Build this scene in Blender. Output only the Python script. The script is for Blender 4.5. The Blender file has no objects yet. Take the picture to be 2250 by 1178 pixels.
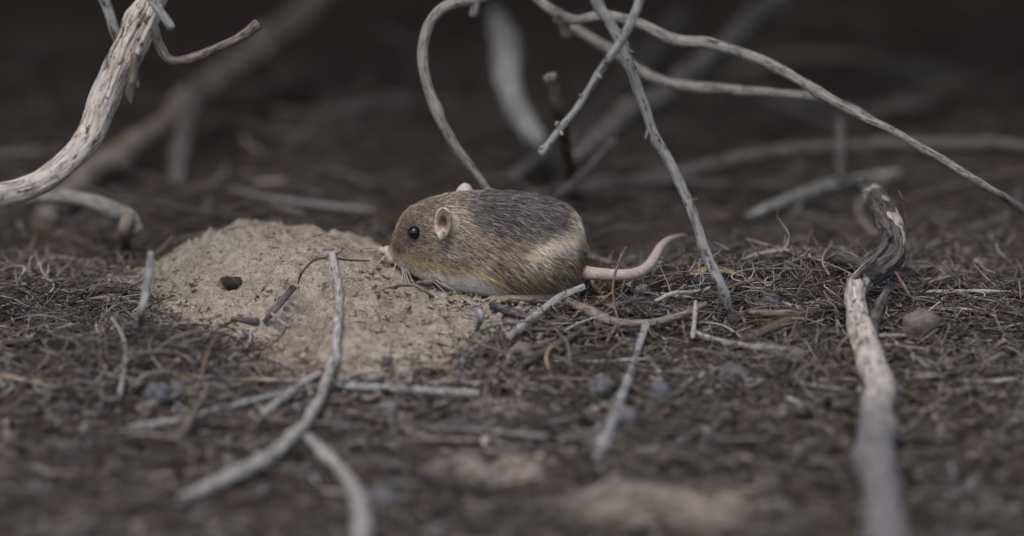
import bpy, math, random
import numpy as np
from mathutils import Vector, kdtree

random.seed(7)
rng = np.random.default_rng(11)
S = 0.01                                   # all lengths below are centimetres; meshes are written in metres
scene = bpy.context.scene
COL = scene.collection

# ------------------------------------------------------------------ camera, sky, sun, exposure
PITCH = math.radians(9.0)
DIST, KPX = 150.0, 0.0144                  # cm to the focused plane, cm per photo pixel there
FPX = DIST / KPX
CP, SP = math.cos(PITCH), math.sin(PITCH)
CAM = np.array([0.0, -DIST * CP, 1.48 + DIST * SP])
cam_d = bpy.data.cameras.new('camera')
cam_o = bpy.data.objects.new('camera', cam_d)
COL.objects.link(cam_o)
cam_o.location = CAM * S
cam_o.rotation_euler = (math.pi / 2 - PITCH, 0, 0)
cam_d.sensor_width = 36.0
cam_d.lens = 36.0 * FPX / 2250.0
cam_d.clip_start = 0.02
cam_d.clip_end = 60.0
cam_d.dof.use_dof = True
cam_d.dof.focus_distance = 151.2 * S
cam_d.dof.aperture_fstop = 5.0
cam_d.dof.aperture_blades = 9
scene.camera = cam_o

SUN_EL, SUN_AZ = math.radians(58), math.radians(200)
w = bpy.data.worlds.new('World')
scene.world = w
w.use_nodes = True
nt = w.node_tree
sky = nt.nodes.new('ShaderNodeTexSky')
sky.sky_type = 'NISHITA'
sky.sun_disc = False
sky.sun_elevation = SUN_EL
sky.sun_rotation = SUN_AZ
sky.air_density = 1.0
sky.dust_density = 3.0
sky.ozone_density = 1.0
bg = nt.nodes['Background']
bg.inputs['Strength'].default_value = 0.15
nt.links.new(sky.outputs['Color'], bg.inputs['Color'])

sun_d = bpy.data.lights.new('sun', 'SUN')
sun_d.energy = 0.8
sun_d.angle = math.radians(28)
sun_d.color = (1.0, 0.97, 0.93)
sun_o = bpy.data.objects.new('sun', sun_d)
COL.objects.link(sun_o)
d = Vector((math.sin(SUN_AZ) * math.cos(SUN_EL), math.cos(SUN_AZ) * math.cos(SUN_EL), math.sin(SUN_EL)))
sun_o.rotation_euler = d.to_track_quat('Z', 'Y').to_euler()

vs = scene.view_settings
scene.display_settings.display_device = 'sRGB'
vs.view_transform = 'Standard'
vs.look = 'None'
vs.exposure = 0.65
vs.gamma = 1.0
vs.use_curve_mapping = False
scene.render.engine = 'CYCLES'
scene.cycles.use_denoising = True
scene.cycles.max_bounces = 8
scene.cycles.diffuse_bounces = 4
scene.cycles_curves.shape = 'RIBBONS'


# ------------------------------------------------------------------ helpers
def lin(r, g, b):
    f = lambda c: (c / 255 / 12.92) if c / 255 <= 0.04045 else ((c / 255 + 0.055) / 1.055) ** 2.4
    return np.array([f(r), f(g), f(b)])


def ray(px, py):
    return np.array([0, CP, -SP]) + (px - 1125) / FPX * np.array([1, 0, 0]) + (589 - py) / FPX * np.array([0, SP, CP])


def P(px, py, Y):
    """the point of the place seen at photo pixel (px, py) at depth Y"""
    r = ray(px, py)
    return CAM + r * ((Y - CAM[1]) / r[1])


def project(p):
    v = np.asarray(p) - CAM
    z = v[..., 1] * CP - v[..., 2] * SP
    u = v[..., 1] * SP + v[..., 2] * CP
    return 1125 + v[..., 0] / z * FPX, 589 - u / z * FPX


def _hash(ix, iy, iz, seed):
    h = (ix * 374761393 + iy * 668265263 + iz * 2147483647 + seed * 1274126177) & 0xFFFFFFFF
    h = ((h ^ (h >> 13)) * 1274126177) & 0xFFFFFFFF
    h = h ^ (h >> 16)
    return (h & 0xFFFFFF) / float(0xFFFFFF)


def noise3(x, y, z, seed=0):
    x, y, z = np.broadcast_arrays(np.asarray(x, float), np.asarray(y, float), np.asarray(z, float))
    ix, iy, iz = np.floor(x).astype(np.int64), np.floor(y).astype(np.int64), np.floor(z).astype(np.int64)
    fx, fy, fz = x - ix, y - iy, z - iz
    fx, fy, fz = [f * f * (3 - 2 * f) for f in (fx, fy, fz)]
    r = 0
    for a in (0, 1):
        for b in (0, 1):
            for c in (0, 1):
                wgt = (fx if a else 1 - fx) * (fy if b else 1 - fy) * (fz if c else 1 - fz)
                r = r + wgt * _hash(ix + a, iy + b, iz + c, seed)
    return r * 2 - 1


def fbm(x, y, z=0.0, seed=0, oct=4):
    r, a, f = 0, 0.5, 1.0
    for o in range(oct):
        r = r + a * noise3(np.asarray(x) * f, np.asarray(y) * f, np.asarray(z) * f, seed + o * 17)
        a *= 0.5
        f *= 2.03
    return r


def sstep(a, b, x):
    t = np.clip((x - a) / (b - a), 0, 1)
    return t * t * (3 - 2 * t)


def tag(o, label=None, cat=None, group=None, kind=None):
    if label: o['label'] = label
    if cat: o['category'] = cat
    if group: o['group'] = group
    if kind: o['kind'] = kind
    return o


def mk(name, verts, faces, mat, parent=None, origin=None, smooth=True, attrs=None):
    """link ONE mesh object; verts are world centimetres, faces an (n,k) array or a list of such arrays"""
    verts = np.asarray(verts, float)
    if parent is not None:
        origin = np.array(parent['_o'])
    elif origin is None:
        origin = verts.mean(0)
    origin = np.asarray(origin, float)
    me = bpy.data.meshes.new(name)
    fl = faces if isinstance(faces, list) else [faces]
    fl = [np.asarray(f, np.int32) for f in fl if len(f)]
    nl = sum(f.size for f in fl)
    npoly = sum(len(f) for f in fl)
    me.vertices.add(len(verts))
    me.vertices.foreach_set('co', ((verts - origin) * S).astype(np.float32).ravel())
    me.loops.add(nl)
    me.polygons.add(npoly)
    me.loops.foreach_set('vertex_index', np.concatenate([f.ravel() for f in fl]))
    tot = np.concatenate([np.full(len(f), f.shape[1], np.int32) for f in fl])
    me.polygons.foreach_set('loop_start', np.concatenate([[0], np.cumsum(tot)[:-1]]).astype(np.int32))
    me.polygons.foreach_set('use_smooth', np.full(npoly, smooth))
    me.update(calc_edges=True)
    for k, v in (attrs or {}).items():
        v = np.asarray(v, np.float32)
        if v.ndim == 1:
            me.attributes.new(k, 'FLOAT', 'POINT').data.foreach_set('value', v)
        elif v.shape[1] == 4:
            me.attributes.new(k, 'FLOAT_COLOR', 'POINT').data.foreach_set('color', v.ravel())
        else:
            me.attributes.new(k, 'FLOAT_VECTOR', 'POINT').data.foreach_set('vector', v.ravel())
    if mat: me.materials.append(mat)
    o = bpy.data.objects.new(name, me)
    COL.objects.link(o)
    if parent is not None:
        o.parent = parent
    else:
        o.location = origin * S
    o['_o'] = [float(c) for c in origin]
    return o


def rgba(c):
    c = np.asarray(c, float)
    return np.concatenate([c, np.ones(c.shape[:-1] + (1,))], -1)


# ------------------------------------------------------------------ materials
class NT:
    def __init__(self, name):
        self.m = bpy.data.materials.new(name)
        self.m.use_nodes = True
        self.t = self.m.node_tree
        self.b = self.t.nodes['Principled BSDF']

    def n(self, kind, ins=None, **kw):
        nd = self.t.nodes.new(kind)
        for k, v in kw.items(): setattr(nd, k, v)
        for k, v in (ins or {}).items(): self.set(nd.inputs[k], v)
        return nd

    def set(self, sock, v):
        if isinstance(v, bpy.types.NodeSocket):
            self.t.links.new(v, sock)
        elif isinstance(v, (tuple, list, np.ndarray)):
            v = [float(c) for c in v]
            if sock.type == 'RGBA' and len(v) == 3: v = v + [1.0]
            sock.default_value = v
        else:
            sock.default_value = v

    def ramp(self, fac, stops):
        nd = self.n('ShaderNodeValToRGB', {'Fac': fac})
        e = nd.color_ramp.elements
        while len(e) < len(stops): e.new(0.5)
        for el, (p, c) in zip(e, stops):
            el.position = p
            c = (c, c, c) if isinstance(c, (int, float)) else c
            el.color = (*[float(q) for q in c], 1)
        return nd.outputs['Color']

    def mix(self, fac, a, b, blend='MIX'):
        nd = self.n('ShaderNodeMix', data_type='RGBA', blend_type=blend)
        self.set(nd.inputs[0], fac); self.set(nd.inputs[6], a); self.set(nd.inputs[7], b)
        return nd.outputs[2]

    def math(self, op, a, b=0.0):
        nd = self.n('ShaderNodeMath', operation=op)
        self.set(nd.inputs[0], a); self.set(nd.inputs[1], b)
        return nd.outputs[0]

    def noise(self, vec, scale, detail=5, rough=0.55, out='Fac'):
        return self.n('ShaderNodeTexNoise', {'Vector': vec, 'Scale': scale, 'Detail': detail, 'Roughness': rough}).outputs[out]

    def attr(self, name, out='Color'):
        return self.n('ShaderNodeAttribute', attribute_name=name).outputs[out]

    def pos_cm(self):
        g = self.n('ShaderNodeNewGeometry')
        v = self.n('ShaderNodeVectorMath', operation='SCALE')
        self.set(v.inputs[0], g.outputs['Position']); v.inputs['Scale'].default_value = 100.0
        return v.outputs[0]

    def bump(self, h, dist_cm, strength=1.0):
        return self.n('ShaderNodeBump', {'Height': h, 'Distance': dist_cm * S, 'Strength': strength}).outputs['Normal']

    def out(self, color, rough=0.85, spec=0.2, normal=None):
        self.set(self.b.inputs['Base Color'], color)
        self.set(self.b.inputs['Roughness'], rough)
        self.set(self.b.inputs['Specular IOR Level'], spec)
        if normal is not None: self.set(self.b.inputs['Normal'], normal)
        return self.m


def soil_mat():
    k = NT('pale_soil')
    p = k.pos_cm()
    n1 = k.noise(p, 0.40, 8, 0.65)
    n2 = k.noise(p, 2.6, 7, 0.7)
    n3 = k.noise(p, 14.0, 3, 0.6)
    c = k.ramp(n1, [(0.30, lin(124, 113, 99)), (0.50, lin(156, 145, 128)), (0.70, lin(178, 167, 149))])
    c = k.mix(k.ramp(n2, [(0.42, 0.0), (0.60, 0.55)]), c, tuple(lin(200, 190, 170)))
    c = k.mix(k.ramp(n3, [(0.34, 0.75), (0.45, 0.0)]), c, tuple(lin(92, 78, 62)))
    v = k.n('ShaderNodeTexVoronoi', {'Vector': p, 'Scale': 2.6}, feature='DISTANCE_TO_EDGE')
    wv = k.noise(p, 2.0, 4)
    crack = k.ramp(k.math('ADD', v.outputs['Distance'], k.math('MULTIPLY', k.math('SUBTRACT', wv, 0.45), 0.5)), [(0.0, 0.0), (0.05, 1.0)])
    fleck = k.ramp(k.noise(p, 5.0, 4, 0.7), [(0.70, 0.0), (0.76, 0.7)])
    c = k.mix(fleck, c, tuple(lin(62, 52, 44)))
    h = k.math('ADD', k.math('MULTIPLY', n2, 0.7), k.math('MULTIPLY', n3, 0.5))
    h = k.math('ADD', h, k.math('MULTIPLY', crack, 0.12))
    return k.out(c, 0.95, 0.1, k.bump(h, 0.34))


def ground_mat():
    k = NT('forest_soil')
    p = k.pos_cm()
    n1 = k.noise(p, 0.35, 6, 0.6)
    n2 = k.noise(p, 2.6, 6, 0.7)
    dark = k.ramp(n2, [(0.3, lin(46, 41, 37)), (0.52, lin(82, 74, 66)), (0.75, lin(120, 109, 97))])
    pale = k.ramp(n2, [(0.3, lin(122, 111, 98)), (0.6, lin(166, 154, 138)), (0.8, lin(184, 173, 157))])
    patch = k.math('ADD', k.attr('pale', 'Fac'), k.math('MULTIPLY', k.math('SUBTRACT', n1, 0.5), 1.2))
    c = k.mix(k.ramp(patch, [(0.35, 0.0), (0.6, 1.0)]), dark, pale)
    c = k.mix(k.ramp(k.noise(p, 7.0, 3), [(0.62, 0.0), (0.7, 0.6)]), c, tuple(lin(44, 36, 30)))
    return k.out(c, 0.95, 0.1, k.bump(k.noise(p, 4.0, 6, 0.7), 0.35))


def bark_mat(name, light, mid, dark, contrast=1.0, fibre=1.0):
    k = NT(name)
    co = k.attr('bark_co', 'Vector')
    oi = k.n('ShaderNodeObjectInfo').outputs['Random']
    off = k.n('ShaderNodeVectorMath', operation='SCALE')
    off.inputs[0].default_value = (31.0, 17.0, 53.0)
    k.t.links.new(oi, off.inputs['Scale'])
    ad = k.n('ShaderNodeVectorMath', operation='ADD')
    k.set(ad.inputs[0], co); k.set(ad.inputs[1], off.outputs[0])
    st = k.n('ShaderNodeMapping', {'Vector': ad.outputs[0], 'Scale': (1, 1, 0.16)}).outputs[0]
    nf = k.noise(st, 13.0 * fibre, 6, 0.65)
    nb = k.noise(ad.outputs[0], 1.3, 5, 0.6)
    ns = k.noise(k.n('ShaderNodeMapping', {'Vector': ad.outputs[0], 'Scale': (1, 1, 0.45)}).outputs[0], 5.0, 5, 0.65)
    c = k.ramp(nf, [(0.33, dark), (0.50, mid), (0.66, light)])
    c = k.mix(k.ramp(nb, [(0.38, 0.0), (0.62, 0.65 * contrast)]), c, k.mix(0.5, tuple(light), tuple(mid)))
    c = k.mix(k.ramp(ns, [(0.35, 0.8 * contrast), (0.46, 0.0)]), c, tuple(dark))
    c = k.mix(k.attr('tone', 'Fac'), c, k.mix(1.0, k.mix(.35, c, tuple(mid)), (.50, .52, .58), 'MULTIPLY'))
    h = k.math('ADD', k.math('MULTIPLY', nf, 0.7), k.math('MULTIPLY', ns, 0.5))
    return k.out(c, 0.9, 0.12, k.bump(h, 0.10))


def flat_mat(name, c1, c2, scale=6.0, rough=0.85, bump=0.04, spec=0.15):
    k = NT(name)
    p = k.pos_cm()
    n = k.noise(p, scale, 5, 0.65)
    return k.out(k.ramp(n, [(0.32, c1), (0.68, c2)]), rough, spec, k.bump(n, bump))


def attr_mat(name, rough=0.85, spec=0.15, sss=0.0):
    k = NT(name)
    n = k.noise(k.pos_cm(), 9.0, 4, 0.6)
    c = k.mix(1.0, k.attr('col'), k.ramp(n, [(0.3, 0.72), (0.7, 1.22)]), 'MULTIPLY')
    m = k.out(c, rough, spec, k.bump(n, 0.02))
    if sss:
        k.set(k.b.inputs['Subsurface Weight'], sss)
        k.set(k.b.inputs['Subsurface Radius'], (0.0012, 0.0005, 0.0003))
        k.set(k.b.inputs['Subsurface Scale'], 1.0)
    return m


M_SOIL, M_GROUND = soil_mat(), ground_mat()
M_GREY = bark_mat('bark_silver_grey', lin(164, 163, 160), lin(126, 124, 120), lin(56, 52, 49), 1.25)
M_PALE = bark_mat('bark_bleached', lin(176, 172, 166), lin(142, 136, 129), lin(72, 65, 59))
M_WORN = bark_mat('bark_worn_grey', lin(152, 148, 142), lin(114, 110, 104), lin(54, 49, 45), 1.1)
M_BLUE = bark_mat('bark_blue_grey', lin(122, 123, 130), lin(92, 93, 100), lin(58, 57, 61))
M_TAN = bark_mat('bark_tan', lin(142, 133, 122), lin(106, 96, 86), lin(54, 48, 43))
M_BROWN = bark_mat('bark_brown', lin(112, 100, 89), lin(78, 67, 58), lin(38, 32, 28))
M_DARK = bark_mat('bark_dark', lin(110, 104, 100), lin(78, 73, 70), lin(36, 33, 32))
M_SHRED = bark_mat('bark_shredded', lin(198, 191, 182), lin(148, 138, 127), lin(58, 50, 44), 1.2, 0.7)
M_LITTER = attr_mat('dry_litter', 0.8, 0.2)
M_SKIN = attr_mat('mouse_skin', 0.6, 0.25, 0.03)
M_STONE = flat_mat('grey_cone_scale', lin(58, 56, 57), lin(110, 109, 111), 5.0, 0.9, 0.12)
M_CLOD = flat_mat('soil_clod', lin(78, 72, 67), lin(118, 110, 102), 4.0, 0.95, 0.12)
M_SEED = flat_mat('seed_husk', lin(86, 66, 48), lin(126, 96, 64), 8.0, 0.6, 0.03, 0.3)
M_YELLOW = flat_mat('yellow_blade', lin(120, 106, 72), lin(154, 138, 98), 3.0, 0.7, 0.03)
M_RUST = flat_mat('rust_leaf', lin(82, 64, 52), lin(120, 96, 78), 5.0, 0.7, 0.03)
M_LEAF = flat_mat('shrub_leaf', (0.035, 0.045, 0.025), (0.07, 0.085, 0.045), 0.7, 0.7, 0.03)

# ------------------------------------------------------------------ terrain
_MC = np.array([
    (-12.8, 8, -.5), (-11.8, 8, .35), (-11.0, 8, .95), (-10.2, 8, 1.28), (-9, 8, 1.45), (-7.4, 8, 1.62), (-6.4, 8, 1.4), (-5.7, 8, 1.3), (-4.5, 8, .85), (-3.2, 8, .4), (-2, 8, .05), (-.6, 8, -.4),
    (-12, 10.6, -.8), (-9, 10.6, .0), (-7, 10.6, .1), (-4.5, 10.6, -.2), (-2, 10.6, -.6), (-10, 13, -1), (-7, 13, -1), (-3, 13, -1),
    (-13, 2, -.5), (-11.5, 2, .1), (-10, 2, .6), (-8, 2, 1.0), (-6, 2, 1.12), (-4.4, 2, .82), (-2.8, 2, .38), (-1.2, 2, .14), (.3, 2, -.05), (2, 2, -.6),
    (-10.5, -1.9, -.3), (-9, -1.9, .1), (-7, -1.9, .5), (-5, -1.9, .72), (-3, -1.9, .45), (-1.5, -1.9, .3), (-.4, -1.9, .05), (1, -1.9, -.5),
    (-9, -3.8, -.4), (-7.4, -3.8, .08), (-5, -3.8, .42), (-3, -3.8, .3), (-1.8, -3.8, 0), (-.7, -3.8, -.35),
    (-8.4, -5.4, -.4), (-6.8, -5.4, -.04), (-4.5, -5.4, .1), (-2.5, -5.4, -.05), (-1, -5.4, -.4),
    (-9, -7.1, -.7), (-4.5, -7.1, -.5), (0, -7.1, -.7), (-15, 2, -1), (-15, 8, -1), (4, 4, -1), (-14, -4, -1), (3, 8, -1)], float)
_d = np.hypot(_MC[:, None, 0] - _MC[None, :, 0], _MC[:, None, 1] - _MC[None, :, 1])
_A = np.zeros((len(_MC) + 3,) * 2)
_A[:-3, :-3] = _d ** 2 * np.log(_d + 1e-9)
_A[:-3, -3] = 1; _A[:-3, -2:] = _MC[:, :2]
_A[-3:, :-3] = _A[:-3, -3:].T
_W = np.linalg.solve(_A, np.r_[_MC[:, 2], 0, 0, 0])


def mound(x, y):
    x = np.asarray(x, float); y = np.asarray(y, float)
    sh = x.shape
    x, y = x.ravel(), y.ravel()
    inside = (x > -15.5) & (x < 4) & (y > -10.5) & (y < 14)
    r = np.full(x.shape, -1.2)
    if inside.any():
        xi, yi = x[inside], y[inside]
        dd = np.hypot(xi[:, None] - _MC[None, :, 0], yi[:, None] - _MC[None, :, 1])
        r[inside] = (dd ** 2 * np.log(dd + 1e-9)) @ _W[:-3] + _W[-3] + xi * _W[-2] + yi * _W[-1]
    return np.clip(r, -1.2, 3).reshape(sh)


def front_slope(y):
    y = np.asarray(y, float)
    return np.where(y < 0, 0.2 * np.maximum(y, -8) + 0.06 * np.clip(y + 8, -40, 0), 0.0)


def base(x, y):
    x = np.asarray(x, float); y = np.asarray(y, float)
    z = front_slope(y)
    calm = 1 - np.exp(-((x - 0.5) / 5) ** 2 - ((y - 1.5) / 3) ** 2)
    z = z + 0.45 * fbm(x * 0.16, y * 0.16, 0, 5, 3) * calm + 0.12 * noise3(x * 0.7, y * 0.7, 0, 9) * calm
    z = z + 0.75 * np.exp(-((x - 9.5) / 5.0) ** 2 - ((y - 5.5) / 3.6) ** 2)
    z = z + 0.55 * np.exp(-((x + 12) / 3.2) ** 2 - ((y + 5.5) / 3.5) ** 2)
    return z + 0.02 * np.clip(y - 20, 0, 200)



def mound_z(x, y):
    m = mound(x, y)
    z = front_slope(y) + m
    return z


def height(x, y):
    return np.maximum(base(x, y), mound_z(x, y))


def on(px, py, lift=0.0):
    """the point on the photo ray of (px, py) that is `lift` cm above the ground"""
    r = ray(px, py)
    Y = np.concatenate([np.arange(-60, 20, 0.04), np.arange(20, 190, 0.4)])
    t = (Y - CAM[1]) / r[1]
    p = CAM[None] + t[:, None] * r[None]
    below = p[:, 2] - height(p[:, 0], p[:, 1]) < lift
    i = int(np.argmax(below)) if below.any() else len(Y) - 1
    return p[i]



def grid_mesh(xs, ys, zf):
    X, Y = np.meshgrid(xs, ys)
    Z = zf(X, Y)
    v = np.stack([X, Y, Z], -1).reshape(-1, 3)
    nx, ny = len(xs), len(ys)
    i = np.arange(nx * ny).reshape(ny, nx)
    f = np.stack([i[:-1, :-1], i[:-1, 1:], i[1:, 1:], i[1:, :-1]], -1).reshape(-1, 4)
    return v, f


def spaced(*segs):
    out = [np.arange(a, b, s) for a, b, s in segs]
    return np.concatenate(out)


gx = spaced((-300, -60, 12), (-60, -22, 1.2), (-22, 22, 0.22), (22, 60, 1.2), (60, 301, 12))
gy = spaced((-320, -60, 10), (-60, -40, 1.0), (-40, 20, 0.22), (20, 60, 0.8), (60, 160, 3), (160, 501, 15))
v, f = grid_mesh(gx, gy, lambda x, y: base(x, y) + 0.22 * fbm(x * 0.9, y * 0.9, 0, 31, 4))
PATCH = [(1440, 1110, 300, 60, 1.0), (1060, 1025, 150, 45, 0.9), (1110, 900, 130, 40, 0.75), (900, 960, 90, 25, .55), (600, 1140, 260, 40, .5), (1080, 1140, 160, 30, .35),
         (500, 1050, 130, 40, .35), (1700, 1090, 120, 40, .4), (330, 690, 130, 40, .6), (1350, 1010, 80, 25, .4)]
pxx, pyy = project(v)
pale = np.zeros(len(v))
front = v[:, 1] < 12
for cx, cy, rx, ry, a in PATCH:
    pale = np.maximum(pale, a * np.exp(-((pxx - cx) / rx) ** 2 - ((pyy - cy) / ry) ** 2) * front)
pale = np.maximum(pale, .8 * sstep(-.9, -.1, mound(v[:, 0], v[:, 1])))
g = mk('ground', v, f, M_GROUND, origin=(0, 0, 0), attrs={'pale': pale})
tag(g, kind='structure')

mx, my = np.arange(-15.4, 3.0, 0.07), np.arange(-10.2, 13.6, 0.075)


def mound_fine(x, y):
    z = mound_z(x, y)
    rough = 0.30 * fbm(x * 0.55, y * 0.5, 0, 77, 3) + 0.26 * fbm(x * 1.9, y * 1.7, 0, 45, 3) + 0.14 * fbm(x * 5.1, y * 5.1, 0, 41, 3)
    crumb = np.maximum(noise3(x * 2.3, y * 2.3, 0, 61) - .25, 0) * .2 + np.maximum(noise3(x * 4.7, y * 4.7, 0, 62) - .3, 0) * .13
    near_mouse = np.exp(-((x - 0) / 3.0) ** 2 - ((y - 2.6) / 2.0) ** 2)
    lx = -6.1 + .5 * noise3(y * .6, 0, 0, 8)
    ledge = -0.42 * sstep(.0, -.45, x - lx) * sstep(-1.8, -.6, x - lx) * sstep(1.5, .3, y) * sstep(-6.5, -4.5, y)
    return z + (rough + crumb + ledge) * (1 - 0.85 * near_mouse)


v, f = grid_mesh(mx, my, mound_fine)
keep = (v[:, 2] > base(v[:, 0], v[:, 1]) - 0.7)[f].any(1)
# the burrow: the surface is pushed back into the mound along a tunnel
hpx, hpy = project(v)
q = ((hpx - 505) / 25) ** 2 + ((hpy - 622 + 2 * noise3(v[:, 0] * 3, v[:, 1] * 3, 0, 2)) / 15) ** 2
push = (1 - sstep(.45, 1.15, q)) * (v[:, 1] < 9)
v = v + push[:, None] * np.array([.4, 1.9, -.8])
used = np.unique(f[keep])
remap = np.full(len(v), -1); remap[used] = np.arange(len(used))
md = mk('dirt_mound', v[used], remap[f[keep]], M_SOIL, origin=(-6, 1, 0))
tag(md, 'low mound of pale crumbly earth with a small burrow hole under the mouse snout', 'dirt mound')

# ------------------------------------------------------------------ tubes
def catmull(pts, step):
    pts = np.asarray(pts, float)
    p = np.vstack([2 * pts[0] - pts[1], pts, 2 * pts[-1] - pts[-2]])
    out = []
    for i in range(1, len(p) - 2):
        L = np.linalg.norm(p[i + 1, :3] - p[i, :3])
        n = max(2, int(L / step))
        t = np.linspace(0, 1, n, endpoint=False)[:, None]
        out.append(0.5 * (2 * p[i] + (p[i + 1] - p[i - 1]) * t + (2 * p[i - 1] - 5 * p[i] + 4 * p[i + 1] - p[i + 2]) * t ** 2
                          + (3 * p[i] - p[i - 1] - 3 * p[i + 1] + p[i + 2]) * t ** 3))
    return np.vstack(out + [pts[-1:]])


def tube(pts, radii, sides=12, rough=0.14, step=None, wob=0.0, seed=None, blunt=True):
    """tapered, knotty tube through pts -> verts, faces(list), bark coordinates"""
    seed = random.randint(0, 9999) if seed is None else seed
    pr = np.c_[np.asarray(pts, float), np.asarray(radii, float)]
    step = step or max(0.07, float(np.mean(radii)) * 0.7)
    c = catmull(pr, step)
    r, c = np.maximum(c[:, 3], 0.004), c[:, :3]
    ln = np.r_[0, np.cumsum(np.linalg.norm(np.diff(c, axis=0), axis=1))]
    if wob:
        c = c + wob * np.stack([fbm(ln * .5, 3.3, 0, seed, 3), fbm(ln * .5, 9.1, 0, seed + 5, 3), fbm(ln * .5, 1.7, 0, seed + 9, 3)], -1)
    T = np.gradient(c, axis=0); T /= np.linalg.norm(T, axis=1)[:, None] + 1e-12
    N = np.zeros_like(T)
    a = np.cross(T[0], (0.3, 0.2, 0.93)); a /= np.linalg.norm(a)
    for i in range(len(T)):
        a = a - T[i] * a.dot(T[i]); a /= np.linalg.norm(a) + 1e-12
        N[i] = a
    B = np.cross(T, N)
    th = np.linspace(0, 2 * np.pi, sides, endpoint=False)
    ct, sn = np.cos(th), np.sin(th)
    LL = ln[:, None]
    mr = float(np.mean(r))
    k = 1 + rough * (noise3(ct[None] * 1.5, sn[None] * 1.5, LL * 0.35 / mr * 0.3, seed) + 0.6 * noise3(ct[None] * 3, sn[None] * 3, LL / mr * 0.35, seed + 3))
    k = k * (1 + rough * 1.1 * fbm(LL / mr * 0.12, 0.0, 0, seed + 7, 3))
    rs = np.random.default_rng(seed + 99)
    for _ in range(max(1, int(ln[-1] / (mr * 16)))):
        p0 = rs.uniform(0, ln[-1])
        k = k * (1 + rs.uniform(.05, .26) * np.exp(-((LL - p0) / (mr * rs.uniform(.7, 1.6))) ** 2) * (1 + .8 * np.cos(th[None] - rs.uniform(0, 6.3))) * (rough > .05))
    R = r[:, None] * k
    V = c[:, None] + R[..., None] * (ct[None, :, None] * N[:, None] + sn[None, :, None] * B[:, None])
    co = np.stack([R * ct[None], R * sn[None], np.broadcast_to(LL, R.shape)], -1)
    n = len(c)
    i = np.arange(n * sides).reshape(n, sides)
    j = np.roll(i, -1, axis=1)
    F = np.stack([i[:-1], j[:-1], j[1:], i[1:]], -1).reshape(-1, 4)
    V, co = V.reshape(-1, 3), co.reshape(-1, 3)
    bulge = 0.35 if blunt else 0.9
    e0, e1 = c[0] - T[0] * r[0] * bulge, c[-1] + T[-1] * r[-1] * bulge
    V = np.vstack([V, e0, e1]); co = np.vstack([co, (0, 0, 0), (0, 0, ln[-1])])
    m = n * sides
    F2 = np.vstack([np.stack([j[0], i[0], np.full(sides, m)], -1), np.stack([i[-1], j[-1], np.full(sides, m + 1)], -1)])
    return V, [F, F2], co


def resolve(spec, clamp=True):
    """spec entries (px, py, depth or ('g', lift), radius in photo px) -> points, radii in cm"""
    pts, rad = [], []
    for px, py, dep, r in spec:
        p = on(px, py, dep[1]) if isinstance(dep, tuple) else P(px, py, dep)
        if clamp and not isinstance(dep, tuple) and dep < 40:
            q = on(px, py, r * KPX * .6 + .32)
            if q[1] < p[1]: p = q
        pts.append(p)
        rad.append(r * np.linalg.norm(p - CAM) / FPX)
    return np.array(pts), np.array(rad)


def G(l=0.0):
    return ('g', l)


def stick(name, spec, mat, label=None, cat=None, group=None, parent=None, thick=1.0, **kw):
    pts, rad = resolve(spec)
    rad = rad * thick
    V, F, co = tube(pts, rad, **kw)
    o = mk(name, V, F, mat, parent=parent, origin=pts[-1], attrs={'bark_co': co})
    return tag(o, label, cat, group)


def knots(parent, spec_pts, mat, r=6):
    """little broken side stubs standing off a twig: (px, py, depth, dx, dy)"""
    for px, py, dep, dx, dy in spec_pts:
        stick('side_stub', [(px, py, dep, r * .9), (px + dx * .5, py + dy * .5, dep - .05, r * .75), (px + dx, py + dy, dep - .1, r * .5)], mat, parent=parent, sides=8, rough=.25, step=.05)


exec_later = []
# ------------------------------------------------------------------ branches and twigs one can tell apart
b = stick('dry_twig', [(1120, -1250, 20, 20), (1190, -700, 8, 18), (1262, -260, 0, 16), (1296, -60, -1.6, 15), (1310, 0, -1.5, 14), (1345, 60, -1.4, 14), (1375, 118, -1.3, 13.5), (1400, 190, -1.1, 13), (1420, 245, -1.0, 13.5), (1440, 303, -0.9, 12.5), (1480, 375, -0.8, 12),
                       (1521, 470, -.9, 12), (1549, 560, -1.1, 12), (1580, 625, -1.4, 12), (1612, 712, G(0.05), 9)], M_GREY,
          'straight grey twig leaning down to the litter right of the mouse tail', 'twig', thick=.86, wob=.10, seed=5, sides=14, rough=.17)
knots(b, [(1428, 275, -.9, -10, 30), (1478, 373, -.8, 12, 8), (1520, 445, -.9, 12, -6), (1380, 112, -1.3, 10, 4), (1412, 222, -1.0, 10, 10), (1560, 632, -1.2, -14, 6), (1568, 590, -1.2, 10, 2), (1333, 40, -1.4, -12, -6)], M_GREY, 6)
b = stick('dry_twig', [(1700, -1250, 18, 14), (1580, -600, 6, 12), (1470, -200, -1.5, 10.5), (1428, -60, -2.6, 9.5), (1405, 0, -2.6, 10), (1394, 32, -2.6, 10), (1365, 92, -2.6, 9.5), (1310, 170, -2.4, 9), (1268, 237, -2.2, 8.5), (1226, 290, -2.0, 8.5), (1190, 338, -1.9, 7.5)], M_GREY,
          'thin silvery twig with a broken tip crossing in front of the leaning twig', 'twig', wob=.06, seed=8, sides=12, rough=.16)
knots(b, [(1226, 270, -2.2, -6, 6), (1312, 166, -2.5, 9, 5), (1365, 70, -2.6, -9, -6), (1280, 212, -2.3, -8, -4), (1196, 325, -1.95, -10, -2), (1230, 290, -2.1, 6, 6)], M_GREY, 4.5)

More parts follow.
